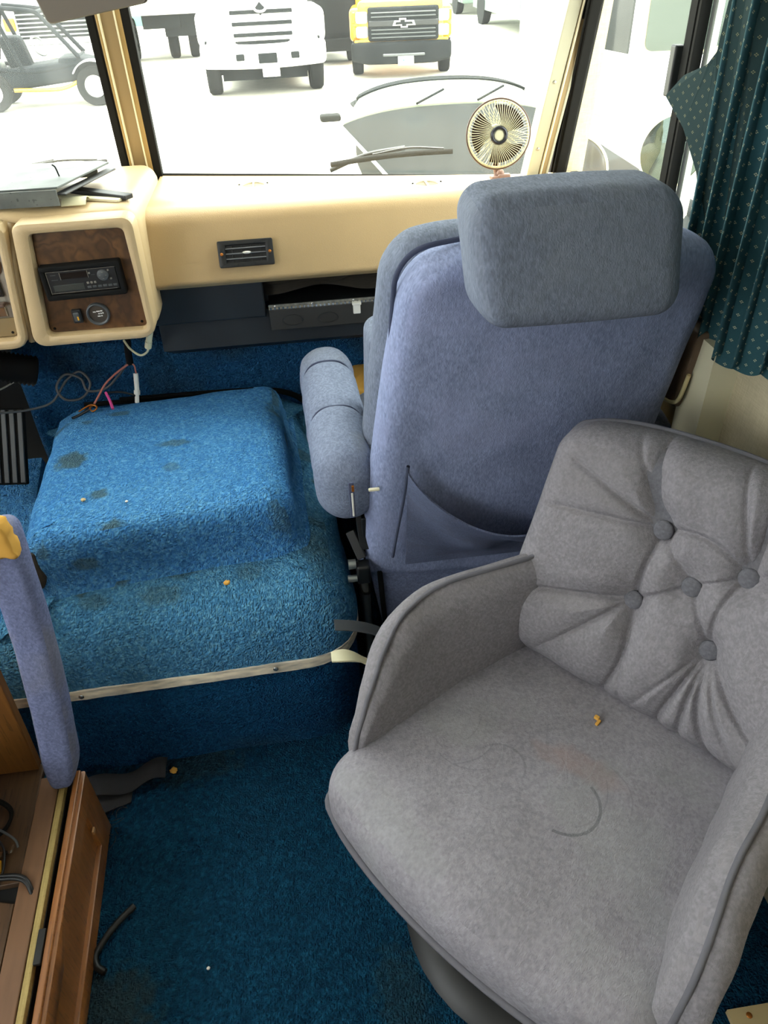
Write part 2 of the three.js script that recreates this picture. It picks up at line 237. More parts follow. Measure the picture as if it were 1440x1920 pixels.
M.cherry = mat({ roughness: 0.38, clearcoat: 0.35, clearcoatRoughness: 0.35, map: oakMap(hx(0x74461f), hx(0xb5773f), 0.35, 180) });
M.brownLam = mat({ color: C(0x75543a), roughness: 0.55, map: tex(256, 0.3, (u, v) => { const m = fbm(u, v, 30, 4, 185, 4); return [0.85 + m * 0.25, 0.85 + m * 0.25, 0.85 + m * 0.25]; }) });
M.walnutTop = mat({ roughness: 0.45, map: oakMap(hx(0x38281c), hx(0x64492f), 0.5, 190) });
M.paleEdge = mat({ roughness: 0.7, map: oakMap(hx(0x8a7440), hx(0xb9a468), 0.06, 195) });
M.rawWood = mat({ roughness: 0.85, map: oakMap(hx(0xa9794a), hx(0xd2a877), 0.1, 197) });
M.linen = mat({ roughness: 0.9, map: tex(512, 0.25, (u, v) => { const a = pnoise(u, v, 256, 20, 200), b = pnoise(u, v, 20, 256, 201), m = fbm(u, v, 3, 3, 203, 3); return mix3(hx(0xa5997c), hx(0xcfc4a5), clamp(0.3 * a + 0.3 * b + 0.5 * m, 0, 1)); }) });
M.headliner = mat({ color: C(0xd6d6d6), roughness: 0.95 });
M.liningGray = mat({ color: C(0xb9babd), roughness: 0.95 });
M.padBrown = mat({ color: C(0x6b5846), roughness: 0.6, bumpMap: leather, bumpScale: 0.0003 });
M.foam = mat({ color: C(0xd9a54a), roughness: 0.95 });
M.white = mat({ color: C(0xe8e6dc), roughness: 0.5 });
M.redWire = mat({ color: C(0xb06a5c), roughness: 0.5 });
M.copper = mat({ color: C(0xb87333), roughness: 0.4, metalness: 0.8 });
M.pink = mat({ color: C(0xe0559a), roughness: 0.4 });
M.yellow = mat({ color: C(0xe2a51e), roughness: 0.45 });
M.fanCream = mat({ color: C(0xd9d3ae), roughness: 0.45 });
M.outletWell = mat({ color: C(0x5d4e33), roughness: 0.6 });
M.fanBlade = mat({ color: C(0x2a1c14), roughness: 0.6, specularIntensity: 0.3 });
M.fanBrown = mat({ color: C(0x5a4438), roughness: 0.45 });
M.fanClip = mat({ color: C(0x86685a), roughness: 0.5 });
M.ply = mat({ color: C(0xcdb98a), roughness: 0.6 });
M.webbing = mat({ color: C(0x38383b), roughness: 0.8, bumpMap: weaveBump, bumpScale: 0.0008 });
M.curtain = mat({ roughness: 0.85, sheen: 0.3, sheenColor: C(0x3f7f86), sheenRoughness: 0.5, bumpMap: weaveBump, bumpScale: 0.0004, map: tex(512, 1, (u, v) => {
  const t = (a, b) => { const dx = Math.abs(a), dy = Math.abs(b); return (dx < 0.035 && Math.abs(dy - 0.075) < 0.035) || (dy < 0.035 && Math.abs(dx - 0.075) < 0.035); };
  const w = (k) => ((k % 1) + 1.5) % 1 - 0.5, f = fbm(u, v, 90, 90, 210, 2); let c = mix3(hx(0x244d59), hx(0x35696f), f);
  if (t(w(u - 0.25), w(v - 0.25)) || t(w(u - 0.75), w(v - 0.75))) c = hx(0xc8c8a6); return c;
}) });
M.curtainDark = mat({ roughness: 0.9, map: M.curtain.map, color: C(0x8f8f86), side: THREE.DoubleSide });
// glass: dusty panes scatter a little of the daylight
const dust = (lo, hi, s) => gray(512, 1.0, (u, v) => { const r = fbm(u, v, 26, 3, s, 4), b = fbm(u, v, 4, 4, s + 8, 4), p = pnoise(u, v, 150, 150, s + 5); return clamp(lerp(lo, hi, 0.55 * r + 0.45 * b) + (p > 0.98 ? 0.03 : 0), 0, 1); });
M.windshield = mat({ color: C(0xf2f7ee), transmission: 1, roughness: 1, roughnessMap: dust(0.09, 0.17, 300), ior: 1.5, specularIntensity: 0.5, thickness: 0 });
M.windshieldStreaky = mat({ color: C(0xf2f7ee), transmission: 1, roughness: 1, roughnessMap: dust(0.10, 0.26, 320), ior: 1.5, specularIntensity: 0.5, thickness: 0 });
M.sideGlass = mat({ color: C(0xf2f6f0), transmission: 1, roughness: 1, roughnessMap: dust(0.05, 0.12, 340), ior: 1.5, specularIntensity: 0.5, thickness: 0 });
M.mirror = mat({ color: C(0x46504b), metalness: 1, roughness: 0.03 });  // tint darkened to stand in for a dim, shaded reflection
M.mirrorPaintedGrey = mat({ color: C(0x7d766e), metalness: 0.1, roughness: 0.2 });  // non-metal grey painted in place of the reflected cabin
M.smoke = mat({ color: C(0x3c3936), roughness: 0.25 });
// outdoors
M.ground = mat({ roughness: 0.95, map: tex(512, 9, (u, v) => { const m = fbm(u, v, 6, 6, 400, 5), f = fbm(u, v, 120, 120, 405, 2); return mix3(hx(0xaaa698), hx(0xcfcbc0), clamp(0.6 * m + 0.4 * f, 0, 1)); }) });
M.truckWhite = mat({ color: C(0xeeeeea), roughness: 0.3, clearcoat: 0.6 });
M.truckYellow = mat({ color: C(0xe8a80c), roughness: 0.3, clearcoat: 0.6 });
M.carBlack = mat({ color: C(0x101413), roughness: 0.8, specularIntensity: 0.25 });
M.plastic = mat({ color: C(0x181b1c), roughness: 0.8, specularIntensity: 0.3 });
M.tire = mat({ color: C(0x1a1b1b), roughness: 1, specularIntensity: 0.2 });
M.darkGlass = mat({ color: C(0x1a2224), roughness: 0.2, specularIntensity: 0.4 });
M.lampGlass = mat({ color: C(0xdfe5e4), roughness: 0.12, metalness: 0.4 });
M.amber = mat({ color: C(0xd9730f), roughness: 0.3 });
M.coach = mat({ color: C(0x9fb1a8), roughness: 0.35, clearcoat: 0.4 });
M.coachDark = mat({ color: C(0x5d7068), roughness: 0.4 });
M.fence = mat({ color: C(0x5f8678), roughness: 0.8 });
M.steel = mat({ color: C(0x9aa09c), roughness: 0.35, metalness: 0.8 });
M.tubeBlack = mat({ color: C(0x10161a), roughness: 0.7, specularIntensity: 0.3 });
M.plate = mat({ color: C(0xf0efe9), roughness: 0.5 });
M.blueMark = mat({ color: C(0x4a78b8), roughness: 0.5 });
// ---------- room shell ----------
const XR = 0.75, XL = -1.46, ZB = 3.0, YC = 1.93;
struct('floor', box(XR - XL + 0.1, 0.05, ZB + 2.0, (XR + XL) / 2, -0.025, (ZB - 2.0) / 2), M.floorCarpet, 'blue carpeted floor of the cab with its shade put into the colour');
struct('ceiling', box(XR - XL + 0.12, 0.05, ZB + 1.95, (XR + XL) / 2, YC + 0.025, (ZB - 1.85) / 2), M.headliner, 'pale ceiling lining');
struct('wall_back', box(XR - XL + 0.1, YC, 0.05, (XR + XL) / 2, YC / 2, ZB + 0.025), M.liningGray, 'rear wall');
function sideWall(name, x, holes, m, label) {           // outline in z, y; set across x
  const g = prism([[-2.12, 0], [-2.12, 0.9], [-1.92, YC], [ZB, YC], [ZB, 0]], 0.05, 0, holes);
  g.applyMatrix4(new THREE.Matrix4().set(0, 0, 1, x, 0, 1, 0, 0, 1, 0, 0, 0, 0, 0, 0, 1)); return struct(name, boxUV(bare(g)), m, label);
}
const rect = (a, b, c, d) => [[a, c], [b, c], [b, d], [a, d]];
const sideHole = [[-2.075, 0.93], [-0.72, 0.93], [-0.72, 1.75], [-1.93, 1.75]];
sideWall('wall_right', XR, [sideHole, rect(0.9, 1.7, 1.0, 1.6)], M.linen, 'beige woven-texture side wall by the passenger seat');
sideWall('wall_left', XL - 0.05, [[[-2.05, 0.93], [-1.1, 0.93], [-1.1, 1.75], [-1.92, 1.75]], rect(-0.55, 0.75, 0.95, 1.7)], M.liningGray, 'pale side wall by the driver');
struct('wall_front', merge([box(XR - XL, 0.905, 0.10, (XR + XL) / 2, 0.4525, -2.155), box(XR - XL, 0.012, 0.13, (XR + XL) / 2, 0.918, -2.10), box(XR - XL + 0.1, 0.22, 0.06, (XR + XL) / 2, 1.84, -1.94)]), M.black, 'dark bulkhead below the windshield');
struct('trim_1', boxUV(new THREE.BoxGeometry(0.05, 0.88, 0.085).translate(XR - 0.025, 0.44, -1.135)), M.cream, 'cream upright post below the curtain');
// ---------- windshield ----------
const WS = (x, y, right = true) => V(x, y, (right ? -2.125 + (x + 0.36) * 0.085 : -2.125 - (x + 0.36) * 0.085) + (y - 1) * 0.2);   // point on the raked glass
const yBase = (x) => 1.0 - 0.05 * clamp((x + 0.33) / 0.95, 0, 1);
function pane(name, x0, x1, right, m, label) {
  const g = sheet(8, 8, (u, v) => { const x = lerp(x0, x1, u), y = lerp(yBase(x) - 0.03, 1.75, v), p = WS(x, y, right); return [p.x, p.y, p.z]; });
  return struct(name, uvScale(g, 1, 1), m, label);
}
pane('window_1', -1.40, -0.385, false, M.windshieldStreaky, 'streaky left windshield pane');
pane('window_2', -0.325, 0.655, true, M.windshield, 'dusty right windshield pane');
// centre post: gold vinyl with cream ridges between two dark rubber seals
const postTilt = 0.028;
const PP = (dx, y, dz = 0) => V(-0.366 + dx + (y - 1) * postTilt, y, -2.118 + (y - 1) * 0.2 + dz);
const centrePost = [['gold_panel', 0, 0.034, 0.02, 0.004, M.tan], ['gold_ridge', -0.0155, 0.005, 0.026, 0.006, M.cream], ['gold_ridge', 0.0185, 0.004, 0.026, 0.006, M.cream], ['gold_channel', 0.0255, 0.012, 0.02, 0.006, M.gold], ['gold_channel', -0.021, 0.006, 0.02, 0.006, M.gold]];
const cp = struct('trim_2', beam(PP(0, 0.93), PP(0, 1.76), 0.052, 0.03), M.gold, 'gold centre post of the windshield');
for (const [n, dx, w, d, dz, m] of centrePost) part(n, beam(PP(dx, 0.95, dz + 0.006), PP(dx, 1.75, dz + 0.006), w, d), m, cp);
for (const [dx, w] of [[-0.037, 0.018], [0.041, 0.02]]) part('rubber_seal', beam(PP(dx, 0.95, 0.005), PP(dx, 1.75, 0.005), w, 0.03), M.rubber, cp);
const sealPts = []; for (let i = 0; i <= 12; i++) { const x = lerp(-0.33, 0.64, i / 12), p = WS(x, yBase(x) + 0.001); sealPts.push([p.x, p.y, p.z + 0.012]); }
struct('trim_3', tube(sealPts, 0.0045, 40), M.rubber, 'thin dark seal along the foot of the windshield');
// right front post
const AP = (dx, y, dz = 0) => V(0.640 + dx + (y - 1) * 0.115, y, -2.02 + (y - 1) * 0.2 + dz);
const ap = struct('trim_4', beam(AP(0.012, 0.9), AP(0.012, 1.76), 0.05, 0.05), M.creamPost, 'cream corner post right of the windshield');
part('cream_face', beam(AP(-0.002, 0.94, 0.03), AP(-0.002, 1.75, 0.03), 0.030, 0.016), M.creamPost, ap);
part('tan_channel', beam(AP(0.026, 0.94, 0.032), AP(0.026, 1.75, 0.032), 0.022, 0.008), M.tan, ap);
part('cream_ridge', beam(AP(0.018, 0.94, 0.036), AP(0.018, 1.75, 0.036), 0.004, 0.014), M.cream, ap);
part('cream_ridge', beam(AP(0.036, 0.94, 0.032), AP(0.036, 1.75, 0.032), 0.007, 0.012), M.creamPost, ap);
for (const y of [1.03, 1.18]) part('screw', screwHead(0.640 - 0.004 + (y - 1) * 0.115, y, -2.02 + (y - 1) * 0.2 + 0.0395, 0.004, [Math.PI / 2, 0, 0]), M.alu, ap);
// side window: slanted front bar, divider with latch, bottom rail, two panes
const sw = struct('window_3', sheet(2, 2, (u, v) => [lerp(0.724, XR + 0.022, u), lerp(0.93, 1.75, v), lerp(lerp(-2.03, -1.77, v), -1.5, u)]), M.sideGlass, 'passenger side window with a dark frame');
part('sliding_pane', sheet(2, 2, (u, v) => [XR + 0.032, lerp(0.93, 1.75, v), lerp(-1.52, -0.72, u)]), M.sideGlass, sw);
{ const FB = (x, y, dz = 0) => V(x, y, -2.038 + (y - 0.91) * 0.324 + dz);
  part('front_bar', beam(FB(0.718, 0.91, -0.004), FB(0.718, 1.76, -0.004), 0.028, 0.034), M.rubber, sw);
  for (const dz of [-0.012, 0.008]) part('bar_ridge', beam(FB(0.702, 0.92, dz - 0.004), FB(0.702, 1.75, dz - 0.004), 0.008, 0.006), M.rubber, sw); }
part('bottom_rail', merge([beam(V(XR + 0.012, 0.935, -2.08), V(XR + 0.012, 0.935, -0.72), 0.05, 0.026, V(1, 0, 0))]), M.black, sw);
part('top_rail', beam(V(XR + 0.012, 1.745, -1.95), V(XR + 0.012, 1.745, -0.72), 0.05, 0.026), M.black, sw);
part('divider', merge([box(0.03, 0.82, 0.018, XR + 0.012, 1.34, -1.50), box(0.02, 0.82, 0.007, XR + 0.005, 1.34, -1.484), box(0.02, 0.82, 0.007, XR + 0.005, 1.34, -1.470)]), M.rubber, sw);
part('divider_channel', box(0.012, 0.82, 0.02, XR + 0.02, 1.34, -1.453), M.steel, sw);
part('latch', rbox(0.02, 0.085, 0.022, XR - 0.005, 1.245, -1.525, 0.004), M.black, sw);
// lower side lining between bulkhead and post
struct('trim_5', merge([rbox(0.02, 0.92, 0.86, XR - 0.01, 0.46, -1.625, 0.004)]), M.gold, 'cream lower lining below the side window');
struct('trim_6', rbox(0.02, 0.02, 1.35, XR + 0.0, 0.925, -1.4, 0.006), M.creamDull, 'cream sill of the side window');
// carpeted bulkhead behind the engine cover
struct('trim_7', softBox(XR + 0.78, 0.66, 0.25, 0.035, [40, 18, 8], (v) => { v.x += (XR - 0.78) / 2; v.y += 0.315; v.z += -2.03; v.z += 0.004 * n3(v.x * 9, v.y * 9, v.z * 9); }), M.wallCarpet, 'blue carpeted bulkhead behind the engine cover');
struct('trim_8', boxUV(new THREE.BoxGeometry(0.16, 0.012, 0.34).translate(XR - 0.085, 0.006, -0.235)), M.ply, 'pale threshold strip by the entry step');
part('screw', screwHead(0.617, 0.0125, -0.392, 0.005), M.copper, scene.getObjectByName('trim_8'));

// ---------- dashboard ----------
const dash = thing('dashboard', 'long beige dashboard under the windshield with black lower panel and open glove compartment', 'dashboard', [0.2, 0.85, -1.9]);
{
  const prof = roundPoly([[-2.16, 1.0], [-1.762, 1.0, 0.05], [-1.70, 0.853, 0.012], [-1.72, 0.838, 0.004], [-1.78, 0.86], [-1.82, 0.9], [-2.16, 0.9]], 8);
  const nx = 40, x0 = -0.321, x1 = 0.745, dp = dense(prof, 0.03), N = dp.length, pos = [], idx = [];
  for (let i = 0; i <= nx; i++) for (const [z, y] of dp) { const x = lerp(x0, x1, i / nx), back = clamp((-z - 1.76) / 0.36, 0, 1); pos.push(x, y - (y > 0.95 ? 0.05 * clamp((x + 0.33) / 0.95, 0, 1) * back : 0), Math.max(z + 0.03 * back * clamp((x + 0.33) / 0.95, 0, 1), -2.128 + (x + 0.36) * 0.085)); }
  for (let i = 0; i < nx; i++) for (let k = 0; k < N; k++) { const a = i * N + k, b = i * N + (k + 1) % N; idx.push(a, b, a + N, b, b + N, a + N); }
  const g = new THREE.BufferGeometry(); g.setAttribute('position', new THREE.BufferAttribute(new Float32Array(pos), 3)); g.setIndex(idx);
  part('padded_top', smooth(g), M.dash, dash);
  // face vent: frame, slats, knob; the face leans, so the vent leans with it
  const vent = (cx, w, h, cy, lab) => {
    const tilt = (g) => g.rotateX(-0.40).translate(cx, cy, -1.7195 - (cy - 0.91) * 0.42);
    const f = part('face_vent', tilt(merge([frameRing(roundPoly([[-w / 2, -h / 2, 0.004], [w / 2, -h / 2, 0.004], [w / 2, h / 2, 0.004], [-w / 2, h / 2, 0.004]]), rect(-w / 2 + 0.017, w / 2 - 0.017, -h / 2 + 0.010, h / 2 - 0.010), 0.01, 0.002), box(w - 0.03, h - 0.016, 0.002, 0, 0, 0.0015)])), M.black, dash, lab);
    for (const y of [-0.3, 0, 0.3]) part('slat', tilt(rbox(w - 0.034, 0.0025, 0.008, 0, y * (h - 0.02), 0.006, 0.001)), M.slat, f);
    for (const x of [-0.25, -0.08, 0.09, 0.26]) part('fin', tilt(box(0.0018, h - 0.022, 0.005, x * w, 0, 0.004)), M.black, f);
    part('knob', tilt(smooth(new THREE.SphereGeometry(1, 14, 10).scale(0.010, 0.0032, 0.005)).translate(0.002, 0.001, 0.008)), M.white, f);
    for (const s of [-1, 1]) part('screw', tilt(screwHead(s * (w / 2 - 0.008), 0, 0.0105, 0.0035, [Math.PI / 2, 0, 0])), M.copper, f);
  };
  vent(-0.108, 0.124, 0.057, 0.908, 'black vent with a white thumb knob');
  vent(0.345, 0.124, 0.057, 0.905);
  // two round defroster outlets in the shelf
  for (const [x, z] of [[-0.081, -1.955], [0.334, -1.865]]) {
    const y = 1.0 - 0.05 * clamp((x + 0.33) / 0.95, 0, 1) * clamp((-z - 1.76) / 0.36, 0, 1) + 0.001, at = (g) => g.translate(x, y, z);
    const o = part('defroster_outlet', at(lathe([[0.028, -0.004], [0.028, 0.003], [0.031, 0.005], [0.037, 0.004], [0.040, 0.0005], [0.040, -0.002]], 40)), M.cream, dash);
    part('well', at(lathe([[0, 0.0004], [0.029, 0.0004], [0.0292, 0.003]], 32)), M.outletWell, o);
    part('bar', at(rbox(0.004, 0.004, 0.056, 0, 0.003, 0, 0.001)), M.cream, o);
    for (const s of [-1, 1]) part('screw', at(screwHead(s * 0.034, 0.0048, 0, 0.0028)), M.rubber, o);
  }
}
// black lower dash and the opened glove tray
const lower = dash;
part('upper_fascia', rbox(0.275, 0.10, 0.03, -0.2205, 0.795, -1.755, 0.004), M.blackPanel, lower);
part('lower_fascia', zy([[-1.78, 0.755], [-1.765, 0.755], [-1.755, 0.672], [-1.90, 0.60], [-1.93, 0.61], [-1.80, 0.70]], -0.345, 0.735), M.blackPanel, lower);

const glove = dash;
part('glove_cavity', merge([box(0.62, 0.006, 0.3, 0.235, 0.765, -1.91), box(0.62, 0.12, 0.006, 0.235, 0.82, -2.06), box(0.62, 0.004, 0.27, 0.235, 0.88, -1.925), box(0.006, 0.11, 0.27, -0.079, 0.82, -1.925)]), M.black, glove);
part('torn_lining', sheet(40, 8, (u, v) => { const x = -0.078 + 0.62 * u, t = v; return [x, 0.853 - 0.028 * t - 0.012 * Math.sin(u * 9) * t - 0.010 * Math.max(0, Math.sin(u * 23 + 1)) * t, -1.75 - 0.03 * Math.sin(t * 2.2) + 0.006 * Math.sin(u * 31) * t]; }, 0.003), M.darkTorn, glove);
part('torn_lining', sheet(40, 8, (u, v) => { const x = -0.078 + 0.62 * u; return [x, 0.822 - 0.030 * v - 0.008 * Math.sin(u * 14 + 2) * v, -1.80 + 0.025 * v + 0.008 * Math.sin(u * 19)]; }, 0.003), M.darkTorn, glove);
{
  const door = part('glove_door', rbox(0.6, 0.052, 0.008, 0.225, 0.738, -1.736, 0.002).rotateX(0), M.gloveDoor, glove);
  part('hinge', merge([box(0.6, 0.010, 0.003, 0.225, 0.769, -1.740), tube([[-0.075, 0.765, -1.737], [0.525, 0.765, -1.737]], 0.003, 4)]), M.alu, door);
  const kn = []; for (let i = 0; i < 60; i++) kn.push(box(0.004, 0.007, 0.0025, -0.07 + i * 0.01, 0.766, -1.7345));
  tag(part('hinge_knuckle', merge(kn), M.chrome, door), null, null, null, 'stuff');
  for (const x of [-0.02, 0.066, 0.235]) part('cup_ring', ring(0.024, 0.002, 32).scale(1, 0.55, 1).translate(x, 0.735, -1.732), M.black, door);
  part('latch', merge([rbox(0.018, 0.026, 0.012, 0.137, 0.752, -1.733, 0.002), rbox(0.022, 0.006, 0.016, 0.137, 0.765, -1.731, 0.002)]), M.white, door);
  for (const x of [-0.06, 0.03, 0.13]) part('screw', screwHead(x, 0.771, -1.7375, 0.003, [Math.PI / 2, 0, 0]), M.chrome, door);
}

// ---------- instrument console ----------
const con = thing('instrument_console', 'beige moulded console at the left end of the dashboard with walnut panel and radio', 'console', [-0.45, 0.78, -1.7]);
{
  const tl = (g) => g.translate(0, 0, 0);
  // two shells side by side, each a rounded frame with a recess
  const shell = (xa, xb, xc, xd, name) => {                   // top-left, top-right, bottom-right, bottom-left
    const out = roundPoly([[xd, 0.772, 0.03], [xc, 0.772, 0.04], [xb, 1.035, 0.025], [xa, 1.035, 0.025]], 8), hole = roundPoly([[xd + 0.038, 0.797, 0.014], [xc - 0.018, 0.795, 0.014], [xb - 0.024, 1.012, 0.014], [xa + 0.03, 1.012, 0.014]], 6);
    return part(name, frameRing(out, hole, 0.05, 0.010).translate(0, 0, -1.655), M.console, con);
  };
  const a = shell(-0.558, -0.318, -0.322, -0.592, 'console_frame');
  const b = shell(-0.86, -0.568, -0.602, -0.9, 'console_frame');
  part('console_body', softBox(1.03, 0.27, 0.42, 0.035, [50, 14, 18], (v) => { v.x += -0.835; v.y += 0.905; v.z += -1.865; if (v.y > 0.95) v.y += 0.012 * Math.exp(-Math.pow((v.x + 0.575) / 0.015, 2)) ; }), M.console, con);
  part('groove', tube([[-0.563, 1.03, -1.64], [-0.575, 0.96, -1.622], [-0.59, 0.86, -1.622], [-0.598, 0.78, -1.63]], 0.008, 20), M.tan, con);
  const walnut = part('walnut_panel', boxUV(bare(prism(roundPoly([[-0.552, 0.797, 0.012], [-0.342, 0.795, 0.012], [-0.343, 1.011, 0.012], [-0.526, 1.011, 0.012]]), 0.008, 0.001))).translate(0, 0, -1.634), M.walnut, con);
  for (const [x, y] of [[-0.541, 0.806], [-0.352, 0.806]]) part('screw', screwHead(x, y, -1.625, 0.003, [Math.PI / 2, 0, 0]), M.rubber, walnut);
  // rocker switch
  const sx = -0.484, sy = 0.832, sw2 = part('switch_housing', rbox(0.02, 0.030, 0.010, sx, sy, -1.621, 0.002), M.black, con);
  part('rocker', rbox(0.013, 0.021, 0.008, sx, sy, -1.615, 0.003).rotateX(0), M.grayPlastic, sw2); part('marking', box(0.003, 0.008, 0.001, sx + 0.003, sy - 0.002, -1.6107), M.yellow, sw2);
  // round hour meter
  const mx = -0.440, my = 0.832, meter = part('round_meter', lathe([[0, 0.004], [0.0195, 0.004], [0.0205, 0.010], [0.024, 0.010], [0.025, 0.004], [0.025, 0]], 36).rotateX(Math.PI / 2).translate(mx, my, -1.627), M.grayPlastic, con);
  part('dial', lathe([[0, 0.0045], [0.0195, 0.0045], [0.0195, 0.003]], 32).rotateX(Math.PI / 2).translate(mx, my, -1.627), mat({ color: C(0x4a443c), roughness: 0.3 }), meter);
  for (const [dx, dy, w] of [[-0.007, 0.005, 0.006], [0.001, 0.006, 0.007], [0.008, 0.0065, 0.005], [0.002, 0.0005, 0.003], [0.0065, 0.001, 0.003], [0.0105, 0.0015, 0.003], [0.001, -0.005, 0.006], [0.007, -0.0045, 0.003]]) part('print', box(w, 0.0022, 0.0006, mx + dx, my + dy, -1.6222), M.plate, meter);
}
const radio = thing('car_radio', 'black cassette car radio set in the walnut panel of the console', 'radio', [-0.447, 0.875, -1.62]);
{
  const cx = -0.4475, cy = 0.9115, z = -1.612, R = (g) => g.rotateZ(0.02).translate(cx, cy, z);
  part('bezel', R(frameRing(roundPoly([[-0.083, -0.036, 0.004], [0.083, -0.036, 0.004], [0.083, 0.036, 0.004], [-0.083, 0.036, 0.004]]), rect(-0.0725, 0.0725, -0.0245, 0.0255), 0.022, 0.004).translate(0, 0, -0.014)), M.rubber, radio);
  const f = part('faceplate', R(rbox(0.143, 0.048, 0.016, 0, 0.0005, -0.005, 0.002)), M.black, radio);
  part('silver_edge', R(merge([box(0.143, 0.0008, 0.0008, 0, 0.0235, 0.0033), box(0.0008, 0.047, 0.0008, -0.071, 0, 0.0033), box(0.135, 0.0008, 0.0008, -0.002, -0.0215, 0.0033)])), M.alu, radio);
  part('cassette_slot', R(merge([box(0.055, 0.013, 0.0012, -0.0155, 0.0135, 0.0028)])), mat({ color: C(0x050505), roughness: 0.3 }), radio);
  for (const x of [-0.044, 0.0128]) part('slot_edge', R(box(0.0008, 0.015, 0.002, x, 0.0135, 0.0034)), M.alu, radio);
  part('display', R(rbox(0.064, 0.014, 0.002, -0.032, -0.0115, 0.003, 0.001)), mat({ color: C(0x3d4240), roughness: 0.2 }), radio);
  for (let i = 0; i < 6; i++) part('preset_button', R(rbox(0.0085, 0.0045, 0.003, 0.0095 + i * 0.0108, -0.014, 0.0035, 0.001)), M.grayPlastic, radio);
  for (let i = 0; i < 3; i++) part('small_button', R(rbox(0.005, 0.0045, 0.003, 0.0085 + i * 0.0075, -0.005, 0.0035, 0.001)), M.alu, radio);
  part('control_pad', R(lathe([[0, 0.004], [0.0105, 0.004], [0.012, 0.001], [0.012, -0.002]], 28).rotateX(Math.PI / 2).translate(0.043, 0.008, 0.002)), M.grayPlastic, radio);
  for (const [x, y] of [[0.043, 0.0145], [0.043, 0.0015], [0.0365, 0.008], [0.0495, 0.008]]) part('pad_mark', R(box(0.0035, 0.001, 0.0006, x, y, 0.0062)), M.alu, radio);
  for (const [x, y] of [[0.0165, 0.015], [0.056, 0.0175], [0.058, -0.0005]]) part('small_button', R(rbox(0.004, 0.004, 0.003, x, y, 0.0035, 0.001)), M.alu, radio);
  for (const [w, x, y] of [[0.011, -0.058, 0.0165], [0.013, -0.057, 0.0065], [0.008, 0.023, 0.011]]) part('print', R(box(w, 0.0011, 0.0004, x, y, 0.0033)), M.grayPlastic, radio);
}
const cluster = con;
{
  const plate = part('gauge_plate', boxUV(bare(prism(roundPoly([[-0.86, 0.797, 0.01], [-0.624, 0.795, 0.012], [-0.6, 0.95, 0.01], [-0.595, 1.01, 0.012], [-0.83, 1.01, 0.01]]), 0.008, 0.001))).translate(0, 0, -1.637), M.alu, con, 'silver gauge plate');
  part('brown_plate', boxUV(bare(prism(roundPoly([[-0.78, 0.797, 0.01], [-0.622, 0.7975, 0.012], [-0.615, 0.838, 0.004], [-0.78, 0.842, 0.01]]), 0.006, 0.001))).translate(0, 0, -1.63), M.tan, plate);
  const v = part('side_vent', rbox(0.085, 0.038, 0.01, -0.664, 0.905, -1.627, 0.002), M.black, con);
  for (const y of [0.915, 0.905, 0.895]) part('slat', rbox(0.078, 0.0035, 0.012, -0.664, y, -1.622, 0.001), M.chrome, v);
  part('control_slot', rbox(0.08, 0.030, 0.008, -0.668, 0.857, -1.627, 0.002), M.chrome, plate);
  part('lever', merge([rbox(0.022, 0.008, 0.02, -0.634, 0.871, -1.617, 0.003)]), M.fanBrown, plate);
  part('lever', rbox(0.012, 0.006, 0.014, -0.668, 0.862, -1.62, 0.002), M.redWire, plate);
  part('gauge', lathe([[0, 0.003], [0.028, 0.003], [0.03, 0.007], [0.034, 0.006], [0.034, 0]], 32).rotateX(Math.PI / 2).translate(-0.641, 0.955, -1.632), M.fanBrown, plate);
  part('screw', screwHead(-0.630, 0.806, -1.6235, 0.003, [Math.PI / 2, 0, 0]), M.rubber, plate);
}
// sheet metal channel lying on the console
const ch = thing('metal_channel', 'grey sheet metal channel lying upside down on the console top', 'metal sheet', [-0.6, 1.04, -1.78]);
{
  const T = (g) => g.rotateY(-0.05).translate(-0.595, 1.049, -1.80);
  part('top_plate', T(boxUV(bare(prism([[-0.35, -0.135], [0.135, -0.115], [0.195, 0.095], [0.17, 0.115], [-0.35, 0.135]], 0.004, 0.001).rotateX(-Math.PI / 2))).translate(0, 0.030, 0)), M.zinc, ch);
  part('front_flange', T(box(0.485, 0.031, 0.003, -0.108, 0.0155, 0.125)).clone(), M.zinc, ch);
  part('rear_flange', T(box(0.5, 0.03, 0.003, -0.09, 0.015, -0.115)), M.zinc, ch);
  part('end_rib', T(beam(V(0.138, 0.020, 0.118), V(0.198, 0.020, -0.092), 0.004, 0.024, V(0, 1, 0))), M.black, ch);
  part('nail', T(tube([[0.115, 0.033, 0.02], [0.108, 0.052, 0.012], [0.103, 0.055, 0.010]], 0.0016, 8)), M.rubber, ch);
}
const bs = thing('black_trim_strip', 'black plastic strip with a clear edge lying beside the metal channel', 'plastic strip', [-0.38, 1.04, -1.72]);
part('strip', beam(V(-0.475, 1.05, -1.80), V(-0.335, 1.046, -1.715), 0.026, 0.010, V(0, 0, 1)), M.black, bs);
part('clear_edge', beam(V(-0.49, 1.044, -1.765), V(-0.352, 1.043, -1.705), 0.020, 0.006, V(0, 0, 1)), M.cream, bs);
part('bent_end', sheet(6, 6, (u, v) => [-0.47 + 0.05 * u, 1.041 + 0.012 * Math.sin(v * 3), -1.735 + 0.05 * v], 0.002), M.fanCream, bs);

